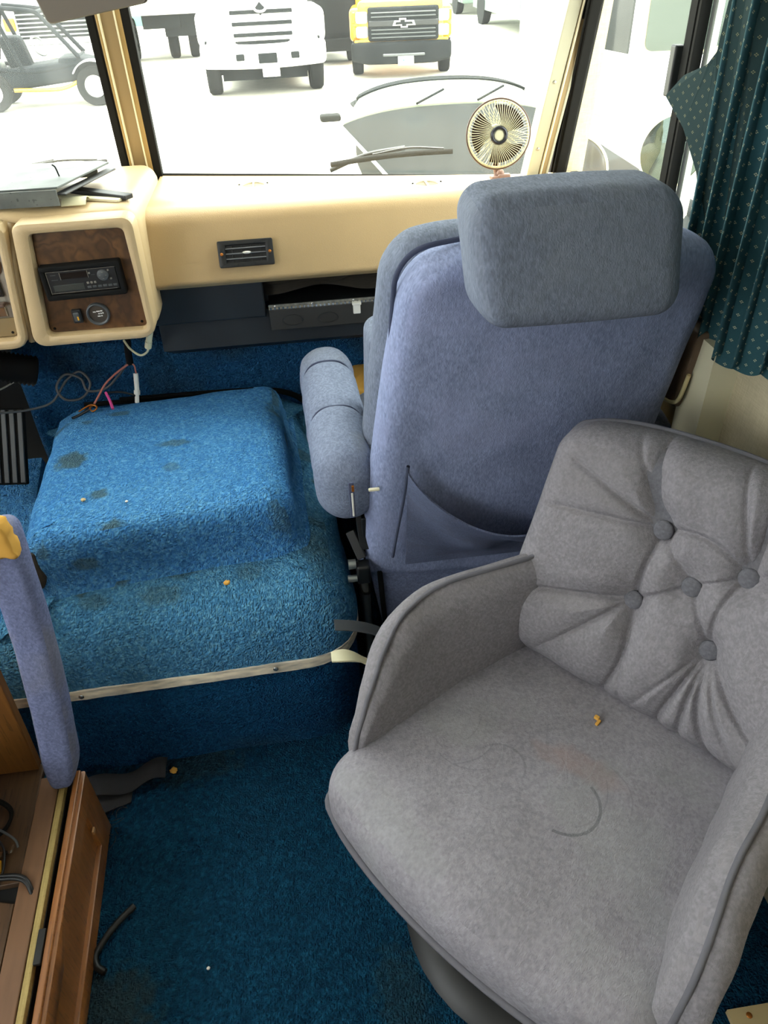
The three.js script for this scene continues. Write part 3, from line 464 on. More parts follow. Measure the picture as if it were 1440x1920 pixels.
// ---------- interior mirror ----------
const rm = thing('rearview_mirror', 'grey interior rearview mirror hanging above the centre post', 'mirror', [-0.345, 1.42, -1.86]);
{
  const T = (g) => g.rotateZ(0.125).rotateX(0.25).translate(-0.335, 1.392, -1.80);
  part('housing', T(boxUV(bare(prism(roundPoly([[-0.1, -0.03, 0.014], [0.105, -0.026, 0.014], [0.11, 0.035, 0.014], [-0.105, 0.035, 0.014]]), 0.02, 0.005))).translate(0, 0, -0.012)), M.black, rm);
  part('glass', T(boxUV(bare(prism(roundPoly([[-0.0965, -0.0265, 0.012], [0.101, -0.0225, 0.012], [0.106, 0.032, 0.012], [-0.101, 0.032, 0.012]]), 0.003, 0.0005))).translate(0, 0, 0.0075)), M.mirrorPaintedGrey, rm);
  part('stalk', tube([[-0.343, 1.41, -1.865], [-0.34, 1.48, -1.93], [-0.335, 1.56, -1.99]], 0.008, 16), M.black, rm);
}
// ---------- engine cover ----------
const ec = thing('engine_cover', 'blue carpeted engine cover with a raised stained lid between the front seats', 'engine cover', [-0.33, 0, -1.45]);
{
  const plan = (o = 0) => roundPoly([[-0.73 - o, -1.93], [0.0 + o, -1.93], [0.062 + o, -1.06 + o, 0.14], [-0.70 - o, -1.045 + o, 0.05]], 10);
  const lump = (v) => { v.y += 0.003 * n3(v.x * 14, v.y * 9, v.z * 13); v.x += 0.003 * n3(v.z * 12, v.x * 10, v.y * 11); v.z += 0.003 * n3(v.y * 13, v.z * 9, v.x * 12); };
  part('riser', mound(dense(plan(-0.004), 0.02), [[0, 0], [0, 0.08], [0, 0.16], [0, 0.26]], 2, lump), M.riserCarpet, ec, 'carpeted riser below the metal strip with its shade put into the colour');
  part('cover_shell', mound(dense(plan(), 0.02), [[0.004, 0.262], [-0.004, 0.272], [-0.004, 0.30], [0.004, 0.335], [0.018, 0.368], [0.038, 0.396], [0.064, 0.418], [0.094, 0.433], [0.125, 0.441]], 16, (v) => { lump(v); v.y += 0.012 * smoothstep(-v.z, 1.15, 1.7) - 0.006; }), M.coverCarpet, ec);
  part('lid', mound(dense(roundPoly([[-0.665, -1.80, 0.05], [-0.075, -1.845, 0.05], [-0.050, -1.225, 0.07], [-0.60, -1.165, 0.06]], 10), 0.014), [[-0.022, 0.425], [-0.008, 0.440], [0.0, 0.458], [0.003, 0.48], [0.006, 0.505], [0.013, 0.528], [0.026, 0.544], [0.046, 0.554], [0.07, 0.557]], 22, (v) => { lump(v); const k = smoothstep(v.y, 0.43, 0.55); v.y += k * (0.006 - 0.03 * smoothstep(-v.z, 1.45, 1.8)); v.y -= 0.02 * k * Math.exp(-Math.pow((v.x + 0.625) / 0.02, 2)) * smoothstep(-v.z, 1.2, 1.4) * 0.6; }), M.lidCarpet, ec, 'raised lid with dark stains');
  const o = plan(0.003), edge = dense(o, 0.02).filter(([x, z]) => z > -1.30 && !(x < -0.6 && z < -1.1)).sort((a, b) => (a[0] - b[0]) || (b[1] - a[1]));
  const sp = edge.filter(([x]) => x < 0.0).concat(edge.filter(([x]) => x >= 0).sort((a, b) => b[1] - a[1])), strip = [];
  { const g = sheet(sp.length - 1, 2, (u, v) => { const k = Math.round(u * (sp.length - 1)), p = sp[k]; return [p[0], 0.252 + 0.026 * v + 0.0015 * n3(k, v, 2) + 0.012 * smoothstep(p[0], 0.02, 0.075), p[1] + 0.004]; }, 0.005); part('metal_strip', boxUV(g), M.strip, ec, 'dull metal edging strip'); }
  for (const [x, z] of [[-0.522, -1.036], [-0.13, -1.046]]) part('screw', screwHead(x, 0.267, z, 0.0055, [Math.PI / 2, 0, 0]), M.chrome, ec);
  part('seal', tube([[-0.62, 0.47, -1.905], [-0.4, 0.467, -1.91], [-0.2, 0.463, -1.91], [-0.1, 0.462, -1.905], [-0.03, 0.45, -1.87], [0.0, 0.44, -1.80], [0.015, 0.43, -1.7]], 0.008, 50), M.rubber, ec, 'black rubber seal behind the lid');
  part('seal', tube([[-0.52, 0.482, -1.895], [-0.3, 0.478, -1.897], [-0.12, 0.474, -1.895]], 0.006, 30), M.rubber, ec);
  part('bare_patch', softBox(0.032, 0.075, 0.02, 0.009, [6, 8, 4], (v) => { v.x += -0.577; v.y += 0.495; v.z += -1.177; v.z -= (v.y - 0.495) * 0.35; v.x += 0.006 * n3(v.y * 60, v.z * 40, 1); }), M.darkTorn, ec, 'dark bare patch at the lid corner');
}
// ---------- captain's chair ----------
const cs = thing('passenger_seat', 'blue velour captain chair facing the windshield with headrest and armrests', 'seat', [0.38, 0, -1.4]);
{
  // back shell: outer face towards the camera, leaning
  const zAt = (y) => -1.205 + (y - 0.41) * 0.19;
  part('seat_back', softBox(0.55, 0.76, 0.11, 0.045, [60, 60, 10], (v) => {
    const h = v.y / 0.76 + 0.5, xl = lerp(0.062, 0.158, Math.pow(h, 0.9)), xr = lerp(0.645, 0.684, h), back = v.z; let y = 0.325 + h * 0.765;
    const e = Math.abs(v.x / 0.275); y -= 0.055 * Math.pow(e, 5) * smoothstep(h, 0.6, 1);
    const b = 0.024 * (1 - Math.pow(v.x / 0.29, 2)) * smoothstep(back, 0, 0.05), fold = back > 0.03 ? 0.004 * Math.exp(-Math.pow((h - 0.42 + 0.1 * v.x) / 0.05, 2)) : 0;
    v.set(lerp(xl, xr, v.x / 0.55 + 0.5), y, zAt(y) + back - 0.055 + b - fold + 0.0025 * n3(v.x * 22, y * 16, 3));
  }), M.denim, cs);
  part('seam_cord', tube([[0.145, 0.86, -1.175], [0.150, 0.98, -1.155], [0.158, 1.04, -1.145], [0.185, 1.075, -1.135], [0.25, 1.09, -1.13], [0.33, 1.093, -1.13]], 0.0045, 40), M.denimPiping, cs);
  part('front_cushion', softBox(0.56, 0.70, 0.14, 0.06, [40, 44, 12], (v) => { const h = v.y / 0.7 + 0.5, e = Math.abs(v.x / 0.28); const y = 0.42 + h * 0.665 - 0.03 * Math.pow(e, 6) * h; v.set(lerp(lerp(0.075, 0.145, h), lerp(0.652, 0.680, h), v.x / 0.56 + 0.5) , y, zAt(y) + v.z - 0.155 + 0.004 * n3(v.x * 18, y * 15, 1)); }), M.denimWorn, cs);
  for (const s of [0, 1]) part('side_bolster', softBox(0.065, 0.40, 0.13, 0.03, [12, 30, 12], (v) => { const y = v.y + 0.68; v.set(v.x + (s ? 0.645 : 0.148 + (y - 0.7) * 0.02), y, zAt(y) + v.z - 0.215); }), M.denimWorn, cs);
  part('seat_cushion', softBox(0.52, 0.15, 0.66, 0.05, [24, 12, 24], (v) => { v.y += 0.43 + 0.012 * Math.cos(v.x * 5); v.x += 0.365; v.z += -1.55; }), M.denimPale, cs);
  part('torn_foam', softBox(0.09, 0.04, 0.16, 0.015, [10, 6, 12], (v) => { v.x += 0.16 + 0.006 * n3(v.x * 60, v.z * 50, 2); v.y += 0.50 + 0.006 * n3(v.z * 70, v.x * 60, 1); v.z += -1.83; }), M.foam, cs, 'torn yellow foam edge');
  part('back_skirt', softBox(0.52, 0.30, 0.05, 0.02, [30, 16, 6], (v) => { const h = v.y / 0.3 + 0.5; v.set(lerp(lerp(0.125, 0.085, h), 0.645, v.x / 0.52 + 0.5), 0.09 + h * 0.3, -1.245 + v.z + 0.008 * Math.sin(v.x * 26) * (1 - h)); }), M.pocket, cs);
  part('skirt_edge', tube([[0.112, 0.36, -1.214], [0.118, 0.22, -1.215], [0.126, 0.10, -1.215]], 0.006, 16), M.rubber, cs);
  // sagging map pocket on the outer face
  const pz = (y) => zAt(y) + 0.028;
  part('map_pocket', sheet(50, 24, (u, v) => {
    const x = lerp(0.165, 0.60, u), sag = Math.pow(Math.sin(Math.PI * clamp(u * 0.98 + 0.01, 0, 1)), 0.7), top = 0.688 - 0.155 * sag - 0.015 * u, y = lerp(0.40, top, v);
    const puff = 0.004 + 0.075 * sag * Math.pow(v, 1.3) + 0.030 * Math.sin(u * 15 + v * 7) * v * (1 - v) * 1.6 * sag + 0.022 * Math.sin(v * 9 - u * 9) * sag * v * (1 - v); return [x, y, pz(y) + puff];
  }, 0.004), M.pocket, cs);
  part('pocket_cord', tube([[0.166, 0.69, pz(0.69) + 0.006], [0.158, 0.60, pz(0.6) + 0.004], [0.145, 0.50, pz(0.5) + 0.004], [0.137, 0.43, pz(0.43) + 0.003]], 0.0035, 24), M.denimPiping, cs);
  // headrest
  part('headrest', softBox(0.298, 0.166, 0.135, 0.037, [44, 30, 24], (v) => {
    const h = v.y / 0.166 + 0.5, w = 1 - 0.05 * smoothstep(0.5 - h, 0, 0.5) * smoothstep(v.z, -0.02, 0.06); v.y += 0.006 * (1 - Math.pow(v.x / 0.15, 2)) * h;
    const z = v.z - (h - 0.1) * 0.045 + (v.z > 0 ? 0.006 * (1 - Math.pow(v.x / 0.16, 2)) : 0); v.set(0.387 + v.x * w - (h - 0.5) * 0.012 + 0.002 * n3(v.y * 30, v.x * 26, 1), 1.100 + v.y, -1.000 + z);
  }), M.denimWorn, cs);
  for (const x of [0.31, 0.46]) part('headrest_post', tube([[x, 1.04, -1.10], [x, 1.0, -1.13]], 0.006, 4), M.chrome, cs);
  // armrests: padded rolls in three stitched sections, rising to the front
  for (const s of [-1, 1]) {
    const cx = s < 0 ? 0.057 : 0.690, A = V(cx, 0.580, -1.205), B = V(cx - (s < 0 ? 0.012 : 0), 0.622, -1.665), half = 0.275;
    const at = (t, x, y) => { const c = A.clone().lerp(B, t); return V(c.x + x, c.y + y, c.z); };
    const roll = part('armrest', softBox(0.126, 0.165, 0.50, 0.060, [20, 20, 60], (v) => {
      const t = 0.5 - v.z / 0.5, dz = Math.min(Math.abs(t - 0.42), Math.abs(t - 0.80)), pinch = 1 - 0.10 * Math.exp(-Math.pow(dz / 0.022, 2)) + 0.04 * Math.sin(Math.PI * clamp(t, 0, 1)); const k = s < 0 ? 1 : 0.92;
      const p = at(t * 1.06 - 0.03, v.x * pinch * k, v.y * pinch); v.copy(p); v.x += 0.002 * n3(p.z * 40, p.y * 30, p.x * 30);
    }), M.denimPale, cs);
    for (const t of [0.42, 0.80]) { const pts = []; for (let i = 0; i < 28; i++) { const a = i / 28 * 6.2832, sx = Math.sign(Math.cos(a)) * Math.pow(Math.abs(Math.cos(a)), 0.75), sy = Math.sign(Math.sin(a)) * Math.pow(Math.abs(Math.sin(a)), 0.75); pts.push(at(t * 1.06 - 0.03, sx * 0.058, sy * 0.077)); } part('seam', tube(pts, 0.0026, 64, 6, true), M.denimPiping, roll); }
    const e = at(-0.035, 0.004, 0);
    part('zip', merge([rbox(0.011, 0.085, 0.004, e.x, e.y + 0.004, e.z + 0.0115)]), M.denimPiping, roll);
    part('zip_tape', rbox(0.004, 0.058, 0.003, e.x + 0.001, e.y - 0.006, e.z + 0.0135), M.white, roll); part('zip_pull', rbox(0.005, 0.014, 0.004, e.x + 0.003, e.y + 0.034, e.z + 0.0145, 0.001), M.copper, roll);
    part('armrest_bracket', merge([beam(at(0.1, s < 0 ? 0.03 : -0.03, -0.075), V(s < 0 ? 0.09 : 0.63, 0.42, -1.22), 0.02, 0.035, V(0, 0, 1))]), M.black, cs);
  }
  part('tag', rbox(0.022, 0.005, 0.008, 0.105, 0.612, -1.165, 0.002), M.cream, cs);
  part('recline_lever', beam(V(0.055, 0.455, -1.24), V(0.075, 0.405, -1.205), 0.012, 0.02, V(0, 0, 1)), M.black, cs);
  part('bolt', merge([cyl(0.011, 0.011, 0.016, 16).rotateZ(Math.PI / 2).translate(0.052, 0.40, -1.195), cyl(0.008, 0.008, 0.02, 6).rotateZ(Math.PI / 2).translate(0.05, 0.372, -1.18)]), M.steel, cs);
  part('hinge_plate', merge([rbox(0.012, 0.16, 0.10, 0.085, 0.42, -1.27, 0.004), rbox(0.03, 0.05, 0.03, 0.075, 0.375, -1.195, 0.006)]), M.black, cs);
  part('pedestal', merge([rbox(0.34, 0.3, 0.34, 0.38, 0.18, -1.5, 0.02), rbox(0.4, 0.03, 0.42, 0.38, 0.016, -1.5, 0.008), rbox(0.46, 0.03, 0.44, 0.375, 0.345, -1.5, 0.008)]), M.black, cs);
}
const cup = thing('side_bin', 'dark grey plastic bin between engine cover and passenger seat', 'bin', [0.095, 0, -1.3]);
part('bin_body', softBox(0.02, 0.28, 0.12, 0.009, [8, 14, 10], (v) => { v.x += 0.080; v.y += 0.142; v.z += -1.28; }), M.grayPlastic, cup);
part('bin_rim', tube([[0.073, 0.283, -1.225], [0.087, 0.284, -1.222], [0.087, 0.284, -1.335], [0.073, 0.283, -1.335]], 0.003, 40, 6, true), M.rubber, cup);
const clipT = thing('seat_belt_tongue', 'cream seat belt end sticking out behind the grey armchair arm', 'seat belt', [0.03, 0.30, -1.0]);
part('strap', sheet(10, 3, (u, v) => [0.0 + 0.16 * u, 0.40 - 0.10 * u + 0.012 * Math.sin(u * 4), -1.035 + 0.028 * v - 0.02 * u], 0.003), M.grayPlastic, clipT);
part('tongue', sheet(10, 4, (u, v) => [-0.012 + 0.07 * u, 0.36 + 0.012 * Math.sin(u * 3) - 0.03 * u, -0.975 + 0.030 * (v - 0.5) * (0.5 + 0.5 * Math.sin(Math.PI * clamp(u + 0.2, 0, 1)))], 0.004), M.fanCream, clipT);

// ---------- grey tufted armchair (own axes: x across, z to its front) ----------
const ac = thing('armchair', 'grey velour swivel armchair with a button-tufted back', 'armchair', [0.324, 0, -0.626], null, -0.8894);
{
  const seatMap = (v) => { const t = clamp(v.z / 0.5 + 0.5, 0, 1), x0 = v.x; v.x *= lerp(0.80, 0.985, smoothstep(t, 0, 0.75)); v.z += 0.045 * (1 - Math.pow(x0 / 0.3, 2)) * smoothstep(t, 0.45, 1) + 0.0; return v; };
  part('seat', softBox(0.60, 0.13, 0.50, 0.055, [48, 14, 44], (v) => { const top = smoothstep(v.y, 0, 0.06), t = clamp(v.z / 0.5 + 0.5, 0, 1), x0 = v.x; seatMap(v); v.y += 0.362 + top * (0.014 * (1 - Math.pow(x0 / 0.3, 2)) - 0.012 * (1 - t) - 0.012 * smoothstep(t, 0.8, 1)) + 0.0025 * n3(v.x * 24, v.y * 14, v.z * 20); v.z -= 0.002; }), M.graySeat, ac);
  const edge = []; for (let i = 0; i <= 40; i++) { const s = i / 40; let p; if (s < 0.25) p = V(-0.3, 0, lerp(-0.02, 0.20, s / 0.25)); else if (s > 0.75) p = V(0.3, 0, lerp(0.20, -0.02, (s - 0.75) / 0.25)); else { const k = (s - 0.25) / 0.5; p = V(lerp(-0.285, 0.285, k), 0, 0.25 - 0.012 * Math.pow(Math.abs(k * 2 - 1), 8)); } seatMap(p); edge.push(V(p.x, 0.338 - 0.006 * Math.sin(s * 9), p.z)); }
  part('seat_piping', tube(edge, 0.006, 120, 6), M.piping, ac);
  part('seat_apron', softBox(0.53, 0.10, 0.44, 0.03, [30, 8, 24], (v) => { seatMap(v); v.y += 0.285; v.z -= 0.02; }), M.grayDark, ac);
  part('swivel_post', merge([cyl(0.04, 0.05, 0.2).translate(0, 0.14, 0), lathe([[0, 0.0], [0.24, 0.0], [0.25, 0.012], [0.2, 0.035], [0.05, 0.05], [0, 0.05]], 40)]), M.black, ac);
  part('back_shell', softBox(0.46, 0.48, 0.075, 0.04, [30, 30, 8], (v) => { const h = v.y / 0.5 + 0.5, a = v.x; v.set(0.012 + a * lerp(0.9, 1, h), 0.30 + h * 0.53 - 0.05 * Math.pow(Math.abs(a / 0.25), 4) * h, -0.235 - h * 0.135 + v.z + 0.055 * Math.pow(a / 0.26, 2)); }), M.grayDark, ac);
  // tufted back cushion
  const T = [-0.038, 0.716], L = [-0.043, 0.598], Q = [0.033, 0.656], R = [0.102, 0.706], B = [0.093, 0.587], buttons = [T, L, Q, R, B];
  const folds = [[T, L, .013], [L, Q, .009], [T, Q, .008], [Q, R, .008], [Q, B, .010], [T, R, .009, .02], [R, B, .008, -.012],
    [L, [-0.235, 0.555], .010], [T, [-0.225, 0.70], .007], [T, [-0.20, 0.775], .008], [T, [-0.085, 0.85], .015, .012], [T, [-0.125, 0.835], .007], [R, [0.075, 0.855], .015, -.012], [R, [0.03, 0.86], .007], [R, [0.28, 0.74], .008], [R, [0.27, 0.82], .008], [B, [0.28, 0.50], .010, -.01],
    [L, [-0.040, 0.43], .014, .02], [L, [0.0, 0.44], .007], [L, [-0.16, 0.46], .007], [B, [0.055, 0.42], .012], [B, [0.10, 0.42], .011], [B, [0.165, 0.42], .011, -.012], [B, [0.02, 0.45], .005], [B, [0.20, 0.45], .006]];
  const curves = folds.map(([p, q, d, bow = 0], i) => { const dx = q[0] - p[0], dy = q[1] - p[1], l = Math.hypot(dx, dy), pts = []; for (let k = 0; k <= 12; k++) { const t = k / 12, o = bow * Math.sin(Math.PI * t); pts.push([p[0] + dx * t - dy / l * o, p[1] + dy * t + dx / l * o]); } return { pts, d, out: i > 6 }; });
  const tuft = (a, y) => {
    let best = 0, wide = 0;
    for (const { pts, d, out } of curves) {
      let m = 9, at = 0; for (let k = 0; k < 12; k++) { const [px, py] = pts[k], ux = pts[k + 1][0] - px, uy = pts[k + 1][1] - py, t = clamp(((a - px) * ux + (y - py) * uy) / (ux * ux + uy * uy), 0, 1), r = Math.hypot(a - px - t * ux, y - py - t * uy); if (r < m) { m = r; at = (k + t) / 12; } }
      const f = out ? 1 - 0.75 * at : 1 - 0.35 * Math.sin(Math.PI * at); best = Math.max(best, d * f * (out ? 1.7 : 1.5) * Math.exp(-Math.pow(m / 0.0036, 2))); wide = Math.max(wide, d * (out ? 2.2 : 0.7) * f * Math.exp(-Math.pow(m / (0.017 + 0.006 * at), 2)));
    }
    let dim = 0; for (const [bx, by] of buttons) { const r = Math.hypot(a - bx, y - by); dim = Math.max(dim, 0.028 * Math.exp(-Math.pow(r / 0.026, 2)) + 0.005 * Math.exp(-Math.pow(r / 0.05, 2))); }
    const rec = 0.014 * Math.exp(-Math.pow((Math.pow((a - Q[0]) / 0.10, 2) + Math.pow((y - Q[1]) / 0.088, 2)), 2)), sum = best + Math.max(wide, 0) + dim + rec; return -0.05 * Math.tanh(sum / 0.05) + 0.004 * n3(a * 17, y * 15, 2);
  };
  const place = (x, h, z) => { const a = 0.012 + x * lerp(0.88, x > 0 ? 0.92 : 1.0, smoothstep(h, 0, 0.4)), e = Math.abs(x / 0.265); return V(a, 0.405 + h * 0.414 - 0.022 * Math.pow(e, 4) * h + z * 0.37, -0.215 - h * 0.185 + z * 0.93 + (x > 0 ? 0.085 : 0.042) * e * e * smoothstep(h, 0.0, 0.3)); };
  part('back_cushion', softBox(0.53, 0.47, 0.13, 0.052, [260, 240, 10], (v) => {
    const h = v.y / 0.47 + 0.5, w = smoothstep(v.z, 0.0, 0.05), e = Math.max(Math.abs(v.x) / 0.265, Math.abs(h * 2 - 1)), p = place(v.x, h, 0.065), puff = 0.022 * (1 - Math.pow(e, 4));
    v.copy(place(v.x, h, v.z + w * (puff + tuft(p.x, p.y))));
  }), M.gray, ac);
  for (const [a, y] of buttons) { const b0 = y > 0.71;                             // covered buttons sit in the dimples
    const h = clamp((y - 0.429) / 0.414, 0, 1), x = (a - 0.012) / lerp(0.88, a > 0.012 ? 0.92 : 1, smoothstep(h, 0, 0.4)); let lev = 0; for (let k = 0; k < 8; k++) lev += tuft(a + 0.013 * Math.cos(k * 0.785), y + 0.013 * Math.sin(k * 0.785)) / 8; const p = place(x, h, 0.065 + 0.021 + lev + (b0 ? 0.006 : -0.002));
    part('button', smooth(new THREE.SphereGeometry(1, 20, 12).scale(0.016, 0.016, 0.0075)).rotateX(-0.37).translate(p.x, p.y, p.z + 0.004), M.grayDark, ac);
  }
  { const pts = []; for (let i = 0; i <= 60; i++) { const s = i / 60, k = s < 0.3 ? [-1, lerp(0.45, 0.93, s / 0.3)] : s > 0.7 ? [1, lerp(0.93, 0.45, (s - 0.7) / 0.3)] : [lerp(-1, 1, (s - 0.3) / 0.4) , 1]; const e = k[1] >= 1 ? Math.abs(k[0]) : 1; pts.push(place(k[0] * (k[1] >= 1 ? 0.262 - 0.012 * Math.pow(e, 6) : 0.267), Math.min(k[1], 1) - (k[1] >= 1 ? 0.02 * Math.pow(e, 8) : 0), 0.0)); } part('back_piping', tube(pts, 0.0055, 180, 6), M.piping, ac); }
  // arms: padded panels that flare outwards and drop to the seat at the front
  const keys = [[-0.27, 0.635], [-0.20, 0.615], [-0.08, 0.605], [0.02, 0.588], [0.09, 0.555], [0.135, 0.515], [0.165, 0.465], [0.185, 0.40]];
  const top = (b) => { for (let i = 1; i < keys.length; i++) if (b <= keys[i][0]) return lerp(keys[i - 1][1], keys[i][1], smoothstep(b, keys[i - 1][0], keys[i][0]) * 0.5 + 0.5 * clamp((b - keys[i - 1][0]) / (keys[i][0] - keys[i - 1][0]), 0, 1)); return keys[keys.length - 1][1]; };
  for (const s of [-1, 1]) {
    const flare = s < 0 ? (b) => lerp(lerp(0.225, 0.335, smoothstep(b, -0.27, 0.0)), 0.302, smoothstep(b, 0.03, 0.17)) : (b) => lerp(lerp(0.245, 0.292, smoothstep(b, -0.27, 0.0)), 0.312, smoothstep(b, 0.03, 0.17));
    const map = (x, h, t) => { x *= lerp(1, s < 0 ? 0.5 : 0.9, smoothstep(t, 0.72, 1)); const b = lerp(-0.27, 0.188, t), bz = b + (s > 0 ? 0.030 * t * t : 0), ab = lerp(0.225, s < 0 ? 0.282 : 0.265, t), a = lerp(ab, flare(b) - 0.025, Math.pow(h, 1.25)) + x; return V(s * a, lerp(s > 0 ? 0.22 : 0.27, top(b), h), bz); };
    const arm = part('arm', softBox(0.066, 1, 1, 0.032, [12, 30, 40], (v) => {
      // round the rim by hand: pull x towards the middle near the rim
      const h = clamp(v.y + 0.5, 0, 1), t = clamp(v.z + 0.5, 0, 1), rim = Math.max(smoothstep(h, 0.86, 1), smoothstep(t, 0.95, 1)), k = Math.sqrt(Math.max(0, 1 - rim * rim * 0.8)); const p = map(v.x * k, h, t); p.x -= s * 0.010 * Math.sin(Math.PI * h) * Math.sin(Math.PI * t) * (v.x < 0 ? 1 : 0) * 1.2; v.set(p.x + 0.002 * n3(p.y * 30, p.z * 26, s), p.y, p.z);
    }), M.gray, ac);
    const pts = []; for (let i = 0; i <= 30; i++) { const t = i / 30; pts.push(map(-0.008, 1.0, t).add(V(0, 0.002 - (t > 0.97 ? 0.02 : 0), 0))); } part('arm_piping', tube(pts, 0.0042, 90, 6), M.piping, arm);
  }
  part('lint', smooth(new THREE.IcosahedronGeometry(0.011, 2)).translate(-0.235, 0.449, -0.13), M.white, ac, 'tuft of white lint');
  part('foam_crumb', merge([rbox(0.008, 0.006, 0.006, -0.01, 0.437, -0.118, 0.001), rbox(0.005, 0.004, 0.012, -0.004, 0.435, -0.112, 0.001)]), M.foam, ac);
}
// ---------- fan on the dash ----------
const fan = thing('desk_fan', 'small round dashboard fan with cream wire cage and brown blades', 'fan', [0.512, 0.965, -1.885]);
{
  const T = (g) => g.rotateX(-0.10).rotateY(-0.16).translate(0.505, 1.090, -1.868), P = 0.0735;
  const wires = [], rear = [];
  for (let i = 0; i < 68; i++) { const a = i / 68 * Math.PI * 2, pts = []; for (let k = 0; k <= 7; k++) { const t = k / 7, r = lerp(0.019, P - 0.002, t), w = a + 0.42 * Math.sin(t * Math.PI * 0.5) * (1 - 0.35 * t); pts.push(V(Math.cos(w) * r, Math.sin(w) * r, 0.020 - 0.016 * Math.pow(t, 3) + 0.004 * Math.sin(Math.PI * t))); } wires.push(new THREE.TubeGeometry(new THREE.CatmullRomCurve3(pts), 10, 0.00062, 4)); }
  for (let i = 0; i < 26; i++) { const a = i / 26 * Math.PI * 2, pts = []; for (let k = 0; k <= 5; k++) { const t = k / 5, r = lerp(0.02, P - 0.001, t), w = a - 0.3 * t; pts.push(V(Math.cos(w) * r, Math.sin(w) * r, -0.034 + 0.030 * Math.pow(t, 3))); } rear.push(new THREE.TubeGeometry(new THREE.CatmullRomCurve3(pts), 7, 0.0009, 4)); }
  tag(part('cage_wires', T(merge([...wires, ...rear])), M.fanCream, fan), null, null, null, 'stuff');
  part('front_rim', T(ring(P, 0.0026, 64)), M.fanBrown, fan); part('inner_rim', T(ring(P - 0.0035, 0.0024, 64).translate(0, 0, 0.002)), M.fanCream, fan);
  part('hub_ring', T(lathe([[0.0125, 0.002], [0.0135, 0.006], [0.0165, 0.007], [0.0195, 0.004], [0.0205, 0], [0.0205, -0.004]], 40).rotateX(Math.PI / 2).translate(0, 0, 0.020)), mat({ color: C(0x39393d), roughness: 0.25, metalness: 0.6 }), fan);
  part('hub_cap', T(lathe([[0, 0.003], [0.009, 0.003], [0.0125, 0.0015], [0.0125, -0.002]], 32).rotateX(Math.PI / 2).translate(0, 0, 0.0205)), M.fanCream, fan);
  for (let i = 0; i < 3; i++) part('blade', T(sheet(10, 8, (u, v) => { const r = lerp(0.012, 0.062, v), a = 0.75 + i * 2.094 + (u - 0.5) * lerp(1.1, 1.55, v) + 0.25 * v; return [Math.cos(a) * r, Math.sin(a) * r, -0.006 + (u - 0.5) * 0.020]; }, 0.0012)), M.fanBlade, fan);
  part('motor', T(cyl(0.019, 0.017, 0.045).rotateX(Math.PI / 2).translate(0, 0, -0.045)), M.fanCream, fan);
  part('neck', merge([tube([[0.508, 1.022, -1.885], [0.512, 1.005, -1.890], [0.514, 0.992, -1.885]], 0.008, 12), smooth(new THREE.SphereGeometry(0.009, 14, 10)).translate(0.518, 1.003, -1.877)]), M.fanClip, fan);
  part('clip_base', merge([boxUV(bare(prism(roundPoly([[-0.022, -0.012, 0.008], [0.022, -0.012, 0.008], [0.026, 0.014, 0.008], [-0.026, 0.014, 0.008]]), 0.008, 0.002).rotateX(-Math.PI / 2))).translate(0.518, 0.989, -1.878), rbox(0.03, 0.012, 0.016, 0.526, 0.996, -1.872, 0.004)]), M.fanClip, fan);
}
